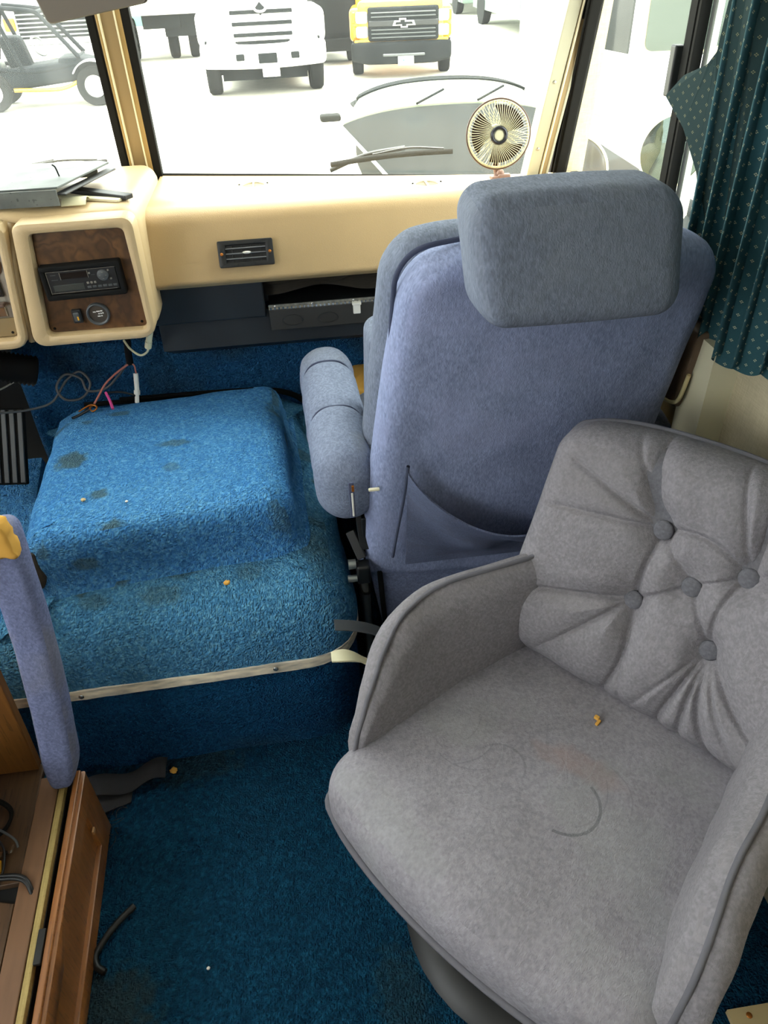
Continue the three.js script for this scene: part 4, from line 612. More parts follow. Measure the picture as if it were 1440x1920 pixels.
// ---------- curtain ----------
const cur = thing('curtain', 'teal pleated curtain with a pattern of tiny pale diamonds, torn at its front edge', 'curtain', [0.7, 0.86, -1.0]);
{
  const n = 15, z0 = -1.285, z1 = -0.42, wob = (u) => u * n * 2 * Math.PI + 0.9 * Math.sin(u * 11) + 0.5 * Math.sin(u * 23 + 1);
  const g = sheet(400, 40, (u, v) => { const y = lerp(0.885 + 0.020 * Math.sin(u * 17 + 0.8) + 0.012 * Math.sin(wob(u)), 1.90, v), a = 0.019 + 0.006 * Math.sin(u * 9 + v * 1.5), z = lerp(z0, z1, u) + 0.05 * (0.5 - v) * (1 - u) * 0.2; const ph = wob(u) + 0.35 * Math.sin(v * 3 + u * 5); return [0.712 + a * 0.9 * Math.cos(ph) + 0.004 * Math.sin(2 * ph), y, z + 0.010 * Math.sin(ph) - 0.006 * Math.sin(2 * ph)]; });
  const uv = g.attributes.uv; for (let i = 0; i < uv.count; i++) uv.setXY(i, uv.getX(i) * 1.75 / 0.022, uv.getY(i) * 1.04 / 0.022);
  M.curtain.side = THREE.DoubleSide; M.curtain.map.repeat.set(1, 1); part('cloth', g, M.curtain, cur);
  const out = roundPoly([[-1.16, 1.9], [-1.16, 1.02], [-1.235, 1.02], [-1.24, 1.045], [-1.265, 1.05], [-1.285, 1.125, 0.01], [-1.325, 1.185, 0.03], [-1.378, 1.228, 0.004], [-1.345, 1.262, 0.03], [-1.290, 1.283, 0.02], [-1.275, 1.302, 0.006], [-1.285, 1.32, 0.01], [-1.275, 1.45, 0.05], [-1.25, 1.62], [-1.25, 1.9]], 6);
  const sh = new THREE.Shape(out.map((p) => new THREE.Vector2(...p)));
  let fg = bare(new THREE.ExtrudeGeometry(sh, { depth: 0.002, bevelEnabled: false, curveSegments: 4 })); fg.applyMatrix4(new THREE.Matrix4().set(0, 0, 1, 0.70, 0, 1, 0, 0, 1, 0, 0, 0, 0, 0, 0, 1)); deform(fg, (v) => { v.x += 0.02 * Math.sin(v.y * 14) - 0.02 * smoothstep(-v.z, 1.3, 1.42); });
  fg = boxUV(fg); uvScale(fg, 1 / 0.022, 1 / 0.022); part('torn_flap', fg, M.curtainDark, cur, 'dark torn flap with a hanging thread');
  part('thread', tube([[0.684, 1.228, -1.377], [0.682, 1.218, -1.386], [0.682, 1.198, -1.392]], 0.0009, 10, 4), M.white, cur);
  part('frayed_edge', tube([[0.70, 1.306, -1.277], [0.698, 1.293, -1.283], [0.694, 1.281, -1.298], [0.69, 1.264, -1.338]], 0.0022, 16, 5), M.ply, cur);
}
const pad = thing('brown_pad', 'brown vinyl pad with cream piping hanging by the wall post', 'pad', [0.72, 0.74, -1.15]);
part('pad_body', softBox(0.035, 0.17, 0.17, 0.016, [8, 20, 14], (v) => { v.x += 0.702; v.y += 0.81; v.z += -1.225 + 0.01 * n3(v.y * 12, v.z * 12, 1); if (v.y < 0.82) v.z -= (0.82 - v.y) * 0.25; }), M.padBrown, pad);
part('pad_piping', tube([[0.687, 0.765, -1.315], [0.686, 0.732, -1.27], [0.686, 0.731, -1.20], [0.686, 0.75, -1.155], [0.690, 0.81, -1.142]], 0.004, 30), M.creamDull, pad);

// ---------- partition board, oak panel, low cabinet on the left ----------
const pb = thing('padded_board', 'narrow blue velour padded board leaning at the end of the cabinet', 'board', [-0.55, 0.2, -0.92]);
part('padding', softBox(0.085, 0.62, 0.055, 0.026, [18, 50, 14], (v) => { const h = v.y / 0.62 + 0.5, taper = 1 - 0.45 * Math.pow(1 - smoothstep(h, 0, 0.16), 2) * (v.x > 0 ? 1 : 0.55); v.set(v.x * taper * 0.80 - 0.541 + 0.022 * h + 0.012 * Math.sin(h * 3), 0.203 + h * 0.545, -0.888 - 0.115 * h + v.z + 0.002 * n3(v.y * 20, v.x * 30, 1)); }), M.boardVelour, pb);
part('torn_foam', softBox(0.04, 0.075, 0.036, 0.012, [10, 12, 8], (v) => { v.x += -0.502 + 0.006 * n3(v.y * 90, v.z * 80, 2); v.y += 0.738 + 0.006 * n3(v.x * 80, v.z * 90, 1); v.z += -0.966; }), M.foam, pb, 'torn yellow foam at the top');
single('oak_panel', boxUV(bare(prism([[-1.40, 0.2], [-0.60, 0.2], [-0.570, 0.80], [-1.40, 0.82]], 0.02, 0.002))).translate(0, 0, -0.945), M.oak, 'brown oak panel standing behind the blue padded board', 'panel');
const cab = thing('low_cabinet', 'low wooden cabinet with a raised-panel cherry front at the left', 'cabinet', [-0.8, 0, -0.55]);
{
  const z0 = -0.895, z1 = -0.10, zc = (z0 + z1) / 2, L = z1 - z0;
  part('carcass', merge([box(0.85, 0.16, L - 0.02, -0.99, 0.10, zc), box(0.02, 0.17, L, -0.568, 0.10, zc)]), M.black, cab);
  part('inner_top', rbox(0.82, 0.014, 0.24, -1.02, 0.187, -0.815, 0.002), M.walnutTop, cab);
  part('inner_top', boxUV(bare(prism(roundPoly([[-1.43, 0.10], [-0.612, 0.10], [-0.612, 0.66], [-0.66, 0.675, 0.02], [-1.43, 0.67]]), 0.014, 0.002).rotateX(-Math.PI / 2))).translate(0, 0.180, 0), M.walnutTop, cab);
  part('brown_rail', rbox(0.036, 0.022, L, -0.590, 0.190, zc, 0.002), M.brownLam, cab);
  part('pale_edge', rbox(0.011, 0.020, L, -0.565, 0.189, zc, 0.001), M.paleEdge, cab);
  // front: frame and raised panel, its top edge seen from above
  const front = part('front', smooth(frameRing(rect(z0, z1, 0.008, 0.2), rect(z0 + 0.07, z1 - 0.05, 0.05, 0.155), 0.02, 0.003).applyMatrix4(new THREE.Matrix4().set(0, 0, 1, -0.545, 0, 1, 0, 0, 1, 0, 0, 0, 0, 0, 0, 1)), 0.6), M.cherry, cab);
  part('raised_panel', boxUV(bare(prism(rect(z0 + 0.066, z1 - 0.046, 0.046, 0.159), 0.012, 0.005).applyMatrix4(new THREE.Matrix4().set(0, 0, 1, -0.546, 0, 1, 0, 0, 1, 0, 0, 0, 0, 0, 0, 1)))), M.cherry, front);
  part('top_moulding', rbox(0.012, 0.008, L, -0.538, 0.203, zc, 0.003), M.cherry, front);
  part('hinge', rbox(0.012, 0.008, 0.055, -0.552, 0.203, -0.575, 0.002), M.black, cab);
  part('end_chip', rbox(0.004, 0.010, 0.012, -0.5235, 0.112, z0 + 0.075, 0.001), M.rawWood, front);
}
cab.rotation.y = 0.05; cab.position.x += 0.034;
single('broken_board', boxUV(bare(prism([[-0.2, 0], [0.0, 0], [0.004, 0.06], [-0.004, 0.10], [0.003, 0.16], [-0.01, 0.22], [-0.2, 0.24]], 0.014, 0.001).rotateX(-Math.PI / 2).rotateZ(0.55))).translate(-0.625, 0.355, -0.66), M.rawWood, 'splintered pale wood board at the left edge above the cabinet', 'board');
const cb = (name, pts, r, m, label) => single(name, tube(pts, r, pts.length * 10, 8), m, label, 'cable');
{ const flat = (pts, w, t) => merge([tube(pts, t, 60, 6), tube(pts.map(([x, y, z]) => [x, y, z + w]), t, 60, 6)]);
  single('power_cable', flat([[-0.78, 0.206, -0.71], [-0.68, 0.206, -0.708], [-0.61, 0.208, -0.713], [-0.572, 0.207, -0.705], [-0.556, 0.200, -0.685], [-0.555, 0.17, -0.672]], 0.0055, 0.0034), M.black, 'flat black cable crossing the cabinet top into the gap', 'cable');
  single('power_cable', flat([[-0.75, 0.25, -0.86], [-0.665, 0.215, -0.865], [-0.628, 0.205, -0.84], [-0.634, 0.205, -0.80], [-0.70, 0.215, -0.78], [-0.75, 0.23, -0.77]], 0.005, 0.003), M.rubber, 'flat dark cable looping at the back of the cabinet top', 'cable'); }
cb('thin_wire', [[-0.70, 0.235, -0.83], [-0.645, 0.225, -0.80], [-0.603, 0.21, -0.775], [-0.598, 0.203, -0.765]], 0.0022, M.grayPlastic, 'thin grey wire reaching across the cabinet top');
const yc = thing('yellow_connector', 'yellow crimp connector with a metal fork on the cabinet top', 'connector', [-0.625, 0.2, -0.735]);
part('sleeve', tube([[-0.624, 0.201, -0.722], [-0.628, 0.204, -0.742]], 0.0075, 4, 12), M.yellow, yc);
part('fork', merge([box(0.014, 0.002, 0.012, -0.628, 0.206, -0.753).rotateY(0), box(0.004, 0.0015, 0.016, -0.607, 0.204, -0.763), box(0.012, 0.0015, 0.006, -0.614, 0.205, -0.757)]), M.chrome, yc);
part('lead', tube([[-0.624, 0.201, -0.722], [-0.612, 0.207, -0.714], [-0.618, 0.215, -0.76], [-0.66, 0.22, -0.80]], 0.0022, 24), M.black, yc);

// ---------- driver's footwell bits ----------
const ped = thing('accelerator_pedal', 'black ribbed accelerator pedal in the driver footwell', 'pedal', [-0.8, 0.36, -1.76]);
{ const T = (g) => g.rotateX(-0.55).rotateZ(-0.10).translate(-0.80, 0.445, -1.76);
  part('plate', T(rbox(0.10, 0.20, 0.014, 0, 0, 0, 0.004)), M.rubber, ped);
  for (let i = 0; i < 5; i++) part('rib', T(rbox(0.012, 0.19, 0.006, -0.04 + i * 0.02, 0, 0.009, 0.002)), M.grayPlastic, ped); }
single('toe_board', boxUV(new THREE.BoxGeometry(0.68, 0.03, 0.7).rotateX(0.35).translate(-1.11, 0.20, -1.55)), M.lidCarpet, 'bright blue carpeted toe board beside the engine cover', 'toe board');
{ const pts = []; for (let i = 0; i <= 60; i++) { const t = i / 60; pts.push([0.034 + (i % 2 ? 0.005 : 0), t * 0.3]); }
  single('ribbed_hose', smooth(lathe(pts, 24)).rotateZ(1.15).rotateY(0.35).translate(-0.68, 0.625, -1.81), M.rubber, 'black ribbed hose under the instrument console', 'hose'); }
cb('black_cable', [[-0.86, 0.57, -1.72], [-0.80, 0.555, -1.74], [-0.72, 0.535, -1.78], [-0.665, 0.54, -1.80], [-0.62, 0.585, -1.83], [-0.585, 0.60, -1.84], [-0.565, 0.57, -1.83], [-0.59, 0.54, -1.81], [-0.63, 0.545, -1.80], [-0.645, 0.575, -1.81], [-0.62, 0.60, -1.83], [-0.585, 0.585, -1.83], [-0.575, 0.555, -1.82], [-0.53, 0.555, -1.82], [-0.49, 0.585, -1.82], [-0.455, 0.62, -1.83]], 0.0032, M.grayPlastic, 'dark cable with two loops hanging before the carpeted bulkhead');
cb('gray_wire', [[-0.86, 0.60, -1.74], [-0.78, 0.595, -1.78], [-0.72, 0.61, -1.82]], 0.0025, M.alu, 'thin grey wire left of the looped cable');
cb('wire_bundle', [[-0.415, 0.80, -1.82], [-0.43, 0.73, -1.80], [-0.437, 0.68, -1.79], [-0.447, 0.625, -1.81]], 0.009, M.rubber, 'taped black wire bundle hanging below the console');
cb('red_wire', [[-0.450, 0.625, -1.805], [-0.478, 0.61, -1.80], [-0.515, 0.585, -1.785], [-0.535, 0.562, -1.765], [-0.546, 0.550, -1.750]], 0.0028, M.redWire, 'pale red wire hanging from the wire bundle');
{ const ff = thing('fuse_holder', 'white inline fuse holder hanging from the wire bundle', 'fuse holder', [-0.44, 0.52, -1.79]);
  part('body', merge([tube([[-0.437, 0.60, -1.80], [-0.442, 0.558, -1.788]], 0.0062, 6, 10), tube([[-0.442, 0.558, -1.788], [-0.444, 0.548, -1.786]], 0.008, 4, 10), tube([[-0.444, 0.548, -1.786], [-0.448, 0.527, -1.78]], 0.0055, 4, 10)]), M.white, ff);
  part('lead', tube([[-0.447, 0.625, -1.808], [-0.437, 0.622, -1.803], [-0.436, 0.60, -1.80]], 0.002, 12), M.redWire, ff); part('lead', tube([[-0.448, 0.547, -1.782], [-0.480, 0.562, -1.778], [-0.517, 0.566, -1.775]], 0.0028, 14), M.black, ff); }
cb('pink_terminal', [[-0.517, 0.566, -1.775], [-0.505, 0.556, -1.748], [-0.496, 0.546, -1.722]], 0.0035, M.pink, 'pink crimp terminal at the back edge of the lid');
{ const wc = thing('wire_connector', 'white bullet connector on a looped wire below the console corner', 'connector', [-0.37, 0.66, -1.77]);
  part('bullet', merge([tube([[-0.350, 0.765, -1.70], [-0.366, 0.722, -1.71]], 0.0075, 4, 10), tube([[-0.366, 0.722, -1.71], [-0.372, 0.705, -1.715]], 0.0085, 4, 10)]), M.fanCream, wc);
  part('wire', tube([[-0.372, 0.705, -1.715], [-0.378, 0.69, -1.725], [-0.40, 0.675, -1.74], [-0.425, 0.685, -1.76], [-0.44, 0.70, -1.78]], 0.0028, 30), M.fanCream, wc); }
cb('copper_wire', [[-0.545, 0.548, -1.752], [-0.556, 0.546, -1.738], [-0.546, 0.543, -1.724], [-0.538, 0.547, -1.738], [-0.552, 0.551, -1.744], [-0.580, 0.547, -1.722]], 0.0022, M.copper, 'bare copper wire end curled on the lid corner');
cb('black_lead', [[-0.556, 0.547, -1.728], [-0.575, 0.546, -1.706], [-0.590, 0.546, -1.692]], 0.0035, M.black, 'short black stripped lead on the lid corner');
// ---------- loose bits ----------
const crumb = (x, y, z, r, m, label, s = 1) => { const g = smooth(deform(mergeVertices(bare(new THREE.IcosahedronGeometry(r, 2)), 1e-6), (v) => { v.y *= 0.6; v.multiplyScalar(1 + 0.3 * n3(v.x * 3 / r, v.y * 4 / r, v.z * 3 / r + s)); })); return single('crumb', g.translate(x, y, z), m, label, 'crumb'); };
crumb(-0.205, 0.446, -1.13, 0.0065, M.foam, 'yellow foam crumb on the front shelf of the engine cover');
crumb(-0.485, 0.566, -1.30, 0.005, M.ply, 'pale brown crumb on the left of the engine cover lid', 2);
crumb(-0.395, 0.565, -1.28, 0.0030, M.white, 'tiny white crumb near the middle of the engine cover lid', 3);
crumb(-0.335, 0.655, -1.93, 0.007, M.foam, 'small tan crumb on top of the carpeted bulkhead', 4);
crumb(-0.39, 0.006, -1.02, 0.008, M.foam, 'ochre crumb on the floor before the engine cover', 5);
crumb(-0.29, 0.003, -0.60, 0.003, M.white, 'white speck on the dark floor carpet', 6);
const hook = thing('bent_rod', 'bent black metal rod lying on the floor by the cabinet', 'rod', [-0.48, 0, -0.67]);
part('rod', tube([[-0.436, 0.010, -0.728], [-0.463, 0.012, -0.70], [-0.485, 0.012, -0.668], [-0.494, 0.012, -0.645], [-0.488, 0.011, -0.628], [-0.473, 0.010, -0.617]], 0.0065, 40), M.black, hook);
const strap = thing('webbing_strap', 'grey webbing strap crumpled on the floor at the foot of the engine cover', 'strap', [-0.5, 0, -0.97]);
part('strap_fold', sheet(24, 6, (u, v) => { const x = lerp(-0.60, -0.40, u), z = lerp(-1.025, -0.975, v) + 0.012 * Math.sin(u * 5); return [x, 0.012 + 0.022 * Math.pow(Math.sin(u * 5.2), 2) + 0.006 * Math.sin(v * 3), z]; }, 0.003), M.webbing, strap);
part('strap_end', sheet(14, 6, (u, v) => [lerp(-0.60, -0.475, u) + 0.03 * v * 0, 0.006 + 0.010 * Math.sin(u * 3 + 0.4), lerp(-0.955, -0.895, v) - 0.06 * u], 0.003), M.webbing, strap);
{ const rr = rngOf(5), list = []; for (let i = 0; i < 14; i++) { const x = -0.53 + rr() * 0.05, z = -0.95 + rr() * 0.09, a = rr() * 6.28, l = 0.015 + rr() * 0.025; list.push(tube([[x, 0.006, z], [x + Math.cos(a) * l * 0.5, 0.012 + rr() * 0.012, z + Math.sin(a) * l * 0.5], [x + Math.cos(a + 0.5) * l, 0.006, z + Math.sin(a + 0.5) * l]], 0.0007, 6, 4)); } tag(single('frayed_threads', merge(list), M.webbing, 'loose frayed threads on the carpet beside the cabinet', 'threads'), null, null, null, 'stuff'); }

// ---------- outside ----------
const GY = -0.85;
struct('ground', boxUV(new THREE.CylinderGeometry(70, 70, 0.1, 64).translate(0, GY - 0.05, 0)), M.ground, 'sunlit pale concrete yard');
const tireG = (r, w) => smooth(lathe([[r * 0.56, -w / 2 + 0.01], [r * 0.62, -w / 2], [r * 0.92, -w / 2 + 0.005], [r * 0.985, -w * 0.36], [r, -w * 0.3], [r, w * 0.3], [r * 0.985, w * 0.36], [r * 0.92, w / 2 - 0.005], [r * 0.62, w / 2], [r * 0.56, w / 2 - 0.01]], 36), 0.6).rotateZ(Math.PI / 2);
const rimG = (r, w) => lathe([[0, w * 0.2], [r * 0.16, w * 0.22], [r * 0.2, w * 0.1], [r * 0.42, w * 0.02], [r * 0.5, w * 0.3], [r * 0.585, w * 0.44], [r * 0.585, -w * 0.3], [0, -w * 0.3]], 32).rotateZ(-Math.PI / 2);
function wheel(parent, x, y, z, r, w, m, side = 1) { const t = part('tire', tireG(r, w).translate(x, y, z), M.tire, parent), g = rimG(r, w); if (side < 0) g.rotateY(Math.PI); part('rim', g.translate(x, y, z), m, t); return t; }
// white truck facing us (own axes: z to its front, ground at 0)
{
  const t = thing('white_truck', 'white medium truck facing the windshield with a striped grille', 'truck', [-0.16, GY, -16.7], null, 0.03);
  part('hood', softBox(1.9, 1.1, 2.0, 0.16, [24, 18, 20], (v) => { const f = smoothstep(v.z, -1, 1), u = smoothstep(v.y, -0.5, 0.55); v.x *= 1 - 0.12 * f * u + 0.16 * (1 - u); v.y += 1.28 - 0.12 * f * u; v.z += -1.03 - 0.10 * u; }), M.truckWhite, t);
  for (const s of [-1, 1]) part('fender', softBox(0.5, 0.62, 1.5, 0.16, [12, 14, 18], (v) => { v.x += s * 0.97; v.y += 1.16; v.z += -0.88; }), M.truckWhite, t);
  part('cab', softBox(2.1, 1.5, 1.7, 0.18, [18, 18, 14], (v) => { v.y += 1.95; v.z += -2.7 - 0.25 * smoothstep(v.y, 1.6, 2.6); }), M.truckWhite, t);
  part('windscreen', box(1.8, 0.75, 0.05, 0, 2.15, -2.02).rotateX(0), M.darkGlass, t);
  part('bumper', softBox(2.42, 0.42, 0.55, 0.10, [40, 10, 12], (v) => { v.y += 0.71 - 0.03 * Math.pow(v.x / 1.2, 2) * -1; v.z += -0.24 - 0.16 * Math.pow(v.x / 1.2, 2); }), M.truckWhite, t);
  part('bumper_gap', softBox(2.2, 0.06, 0.5, 0.02, [30, 4, 6], (v) => { v.y += 0.935 + 0.03 * Math.pow(v.x / 1.1, 2); v.z += -0.26 - 0.12 * Math.pow(v.x / 1.1, 2); }), M.plastic, t);
  part('grille_frame', softBox(1.28, 0.62, 0.1, 0.04, [20, 10, 4], (v) => { v.x *= 1 - 0.04 * v.y; v.y += 1.28; v.z += -0.02 - 0.05 * v.y * 0.3; }), M.truckWhite, t);
  for (const [y, w] of [[1.42, 1.16], [1.24, 1.12], [1.065, 1.1]]) part('grille_slat', rbox(w, 0.062, 0.05, 0.02, y, 0.025, 0.012), M.plastic, t);
  part('hood_lip', softBox(1.3, 0.07, 0.12, 0.03, [12, 4, 4], (v) => { v.y += 1.5; v.z += -0.01; }), M.truckWhite, t);
  const em = part('emblem', prism([[-0.1, 0], [0, -0.11], [0.1, 0], [0, 0.11]], 0.03, 0.006).translate(0.01, 1.47, 0.06), M.plastic, t);
  part('emblem_ring', tube([[-0.11, 1.50, 0.095], [-0.07, 1.445, 0.098], [0.01, 1.425, 0.1], [0.09, 1.445, 0.098], [0.13, 1.50, 0.095]], 0.02, 20), M.truckWhite, em);
  for (const [x, s] of [[-0.46, 1], [0.59, 1]]) part('fog_light', rbox(0.16, 0.11, 0.06, x, 0.71, 0.03, 0.02), M.plastic, t);
  part('tow_recess', rbox(0.36, 0.17, 0.05, 0.06, 0.68, 0.025, 0.02), M.plastic, t);
  part('licence_plate', rbox(0.33, 0.2, 0.02, 0.1, 0.47, 0.04, 0.01), M.plate, t);
  for (const s of [-1, 1]) { wheel(t, s * 1.03, 0.48, -0.95, 0.48, 0.28, M.truckWhite, s); part('headlight', softBox(0.3, 0.28, 0.2, 0.07, [8, 8, 6], (v) => { v.x += s * 0.93; v.y += 1.22; v.z += -0.14; }), M.lampGlass, t); }
  part('axle_and_shade_box', merge([box(1.8, 0.16, 0.2, 0, 0.42, -0.95), box(0.9, 0.2, 2, 0, 0.6, -1.6), box(1.7, 0.34, 3.2, 0, 0.42, -2.3)]), M.plastic, t);  // axle and rail; last dark box added to paint the under-truck shade
  const b = thing('box_truck', 'white box truck parked behind the white truck, only its side and rear wheels in view', 'truck', [-3.0, GY, -27], null, 0.05);
  part('cargo_box', softBox(2.3, 2.4, 6, 0.06, [6, 6, 6], (v) => { v.y += 2.25; v.x += 0.1; }), M.truckWhite, b);
  for (const x of [0.2, 0.75]) wheel(b, x, 0.5, 2.0, 0.5, 0.26, M.steel, 1); wheel(b, -0.9, 0.5, 2.0, 0.5, 0.26, M.steel, -1); part('mudguard', box(0.9, 0.5, 0.08, 0.5, 0.8, 2.6), M.plastic, b); part('underframe', box(1.0, 0.3, 5.5, 0, 0.9, 0), M.plastic, b);
}
// yellow truck
{
  const t = thing('yellow_truck', 'yellow work truck with a black grille and bumper facing the windshield', 'truck', [2.75, GY, -18.45], null, -0.13);
  part('hood', softBox(1.9, 0.95, 1.9, 0.12, [20, 14, 16], (v) => { const f = smoothstep(v.z, -1, 1); v.x *= 1 - 0.04 * f; v.y += 1.05 - 0.1 * f * smoothstep(v.y, 0, 0.5); v.z += -1.0; }), M.truckYellow, t);
  part('hood_dome', softBox(1.25, 0.16, 1.7, 0.07, [14, 6, 12], (v) => { v.y += 1.48 - 0.12 * smoothstep(v.z, -0.8, 0.85); v.z += -1.05; }), M.truckYellow, t);
  for (const s of [-1, 1]) { part('fender', softBox(0.34, 0.62, 1.25, 0.1, [8, 12, 14], (v) => { v.x += s * 0.93; v.y += 0.98; v.z += -0.85; }), M.truckYellow, t); wheel(t, s * 0.97, 0.4, -0.85, 0.4, 0.25, M.lampGlass, s); }
  part('cab', softBox(2.0, 1.5, 1.6, 0.16, [14, 14, 10], (v) => { v.y += 1.6; v.z += -2.6 - 0.2 * smoothstep(v.y, 1.4, 2.3); }), M.truckYellow, t);
  part('windscreen', box(1.7, 0.65, 0.05, 0, 1.85, -1.92), M.darkGlass, t);
  const g = part('grille', rbox(1.5, 0.62, 0.12, 0.05, 0.99, -0.02, 0.05), M.plastic, t);
  for (const y of [1.2, 1.13, 0.9, 0.83, 0.76]) part('grille_bar', rbox(1.36, 0.022, 0.04, 0.05, y, 0.045, 0.008), M.grayPlastic, g);
  part('grille_band', rbox(1.46, 0.11, 0.05, 0.05, 1.01, 0.05, 0.02), M.black, g);
  const bow = part('bowtie_emblem', prism([[-0.23, -0.045], [-0.06, -0.045], [-0.06, -0.085], [0.09, -0.085], [0.09, -0.045], [0.26, -0.045], [0.22, 0.045], [0.06, 0.045], [0.06, 0.085], [-0.09, 0.085], [-0.09, 0.045], [-0.19, 0.045]], 0.03, 0.006).translate(0.05, 1.01, 0.08), M.chrome, g);
  part('emblem_fill', prism([[-0.17, -0.02], [-0.03, -0.02], [-0.03, -0.055], [0.06, -0.055], [0.06, -0.02], [0.2, -0.02], [0.18, 0.02], [0.03, 0.02], [0.03, 0.055], [-0.06, 0.055], [-0.06, 0.02], [-0.15, 0.02]], 0.01, 0.002).translate(0.05, 1.01, 0.106), M.plastic, bow);
  for (const s of [-1, 1]) for (const y of [1.12, 0.86]) { const h = part('headlight', rbox(0.26, 0.21, 0.12, s * 0.86 + 0.03, y, -0.06, 0.05), M.lampGlass, t); part('indicator', rbox(0.07, 0.2, 0.12, s * 1.015 + 0.02, y, -0.10, 0.02), M.amber, h); }
  part('trim_strip', rbox(2.0, 0.07, 0.14, 0, 0.69, -0.05, 0.02), M.truckYellow, t);
  part('bumper', softBox(2.16, 0.42, 0.4, 0.08, [30, 10, 8], (v) => { v.y += 0.48 + 0.05 * smoothstep(Math.abs(v.x), 0.7, 1.0) * (v.y < 0 ? 1 : 0); v.z += -0.03 - 0.12 * Math.pow(v.x / 1.05, 2); }), M.plastic, t);
  part('bumper_step', rbox(0.9, 0.05, 0.06, 0.05, 0.45, 0.17, 0.02), M.grayPlastic, t);
  const pl = part('licence_plate', rbox(0.34, 0.17, 0.02, 0.09, 0.34, 0.185, 0.01), M.plate, t); part('blue_mark', box(0.04, 0.04, 0.004, 0.04, 0.35, 0.197), M.blueMark, pl);
  const k = thing('dark_box_body', 'dark truck body standing left of the yellow truck', 'truck body', [1.0, GY, -23], null, 0); part('body', softBox(1.1, 2.4, 3.0, 0.06, [6, 6, 6], (v) => { v.y += 1.7; v.x += 0.6; }), M.plastic, k); part('frame_rail', box(0.9, 0.25, 3.2, 0.5, 0.42, 0.2), M.plastic, k); for (const x of [0.2, 1.0]) wheel(k, x, 0.4, 0.9, 0.4, 0.22, M.steel, 1);
}
// dark car close in front
{
  const t = thing('dark_car', 'dark car parked close in front of the windshield with a dusty pale windscreen', 'car', [1.62, GY, -5.9], null, 0.0);
  const surf = (pts) => smooth(sheet(24, 20, (u, v) => { const k = v * (pts.length - 1), i = Math.min(Math.floor(k), pts.length - 2), f = k - i, a = pts[i], b = pts[i + 1], x = lerp(lerp(a[0], b[0], f), lerp(a[1], b[1], f), u); const e = (u * 2 - 1); return [x, lerp(a[2], b[2], f) - 0.06 * Math.pow(e, 4) + 0.05 * (1 - e * e), lerp(a[3], b[3], f) - 0.1 * (1 - e * e)]; }, 0.03), 0.8);
  part('hood', surf([[-0.58, 0.95, 0.72, 2.2], [-0.68, 0.98, 0.88, 1.6], [-0.82, 1.0, 0.97, 0.4], [-1.05, 1.02, 1.02, -1.9]]), M.carBlack, t);
  part('windscreen', surf([[-1.02, 0.98, 1.03, -1.95], [-0.80, 0.86, 1.16, -2.5]]), mat({ color: C(0x9aa08a), roughness: 0.35 }), t, 'dusty pale windscreen');
  part('roof', surf([[-0.84, 0.9, 1.165, -2.47], [-0.80, 0.87, 1.18, -2.6], [-0.78, 0.85, 0.98, -2.95], [-0.74, 0.8, 0.84, -4.4]]), M.carBlack, t);
  part('body_side', merge([softBox(0.16, 0.75, 6.2, 0.07, [6, 10, 20], (v) => { v.x += -0.66 + 0.2 * smoothstep(v.z, -1, 3); v.y += 0.52; v.z += -0.9; }), softBox(0.16, 0.75, 6.2, 0.07, [6, 10, 20], (v) => { v.x += 0.95; v.y += 0.55; v.z += -0.9; })]), M.carBlack, t);
  part('front_end', softBox(1.2, 0.6, 0.4, 0.12, [14, 8, 6], (v) => { v.x += 0.1; v.y += 0.42; v.z += 2.1; }), M.carBlack, t);
  part('hood_trim', tube([[-0.60, 0.735, 2.1], [-0.69, 0.83, 1.6], [-0.83, 0.92, 0.4], [-1.06, 0.97, -1.9]], 0.014, 30), M.steel, t);
  part('side_mirror', softBox(0.2, 0.06, 0.16, 0.025, [8, 6, 6], (v) => { v.x += -1.14; v.y += 1.02; v.z += -2.0; }), M.carBlack, t);
  for (const s of [-1, 1]) part('wiper', tube([[s * 0.3, 1.09, -2.02], [s * 0.3 + 0.3, 1.17, -2.22]], 0.012, 6), M.plastic, t);
  for (const s of [-1, 1]) for (const z of [1.3, -3.0]) wheel(t, s * 0.62, 0.33, z, 0.33, 0.2, M.steel, s);
}
// wiper blades on the outside of the glass
function wiper(label, x0, x1, y0, y1, right) {
  const t = thing('windshield_wiper', label, 'wiper', [x0, y0, -2.15]); const P = (u, o = 0, lift = 0.02) => { const x = lerp(x0, x1, u), y = lerp(y0, y1, u) + 0.006 * Math.sin(Math.PI * u) + o, p = WS(x, y, right); return V(p.x, p.y, p.z - lift); };
  part('blade', tube([P(0), P(0.25), P(0.5), P(0.75), P(1)], 0.007, 24, 6), M.rubber, t); part('arm', tube([P(0, -0.02, 0.045), P(0.3, 0.004, 0.045), P(0.62, 0.012, 0.04)], 0.006, 20, 6), M.black, t); part('bridge', tube([P(0.35, 0.006, 0.03), P(0.65, 0.012, 0.035), P(0.93, 0.006, 0.026)], 0.003, 16, 6), M.black, t);
}
wiper('wiper blade at the foot of the right windshield pane', 0.12, 0.44, 0.998, 1.018, true);
wiper('wiper blade at the foot of the left windshield pane', -0.80, -0.45, 1.012, 1.036, false);
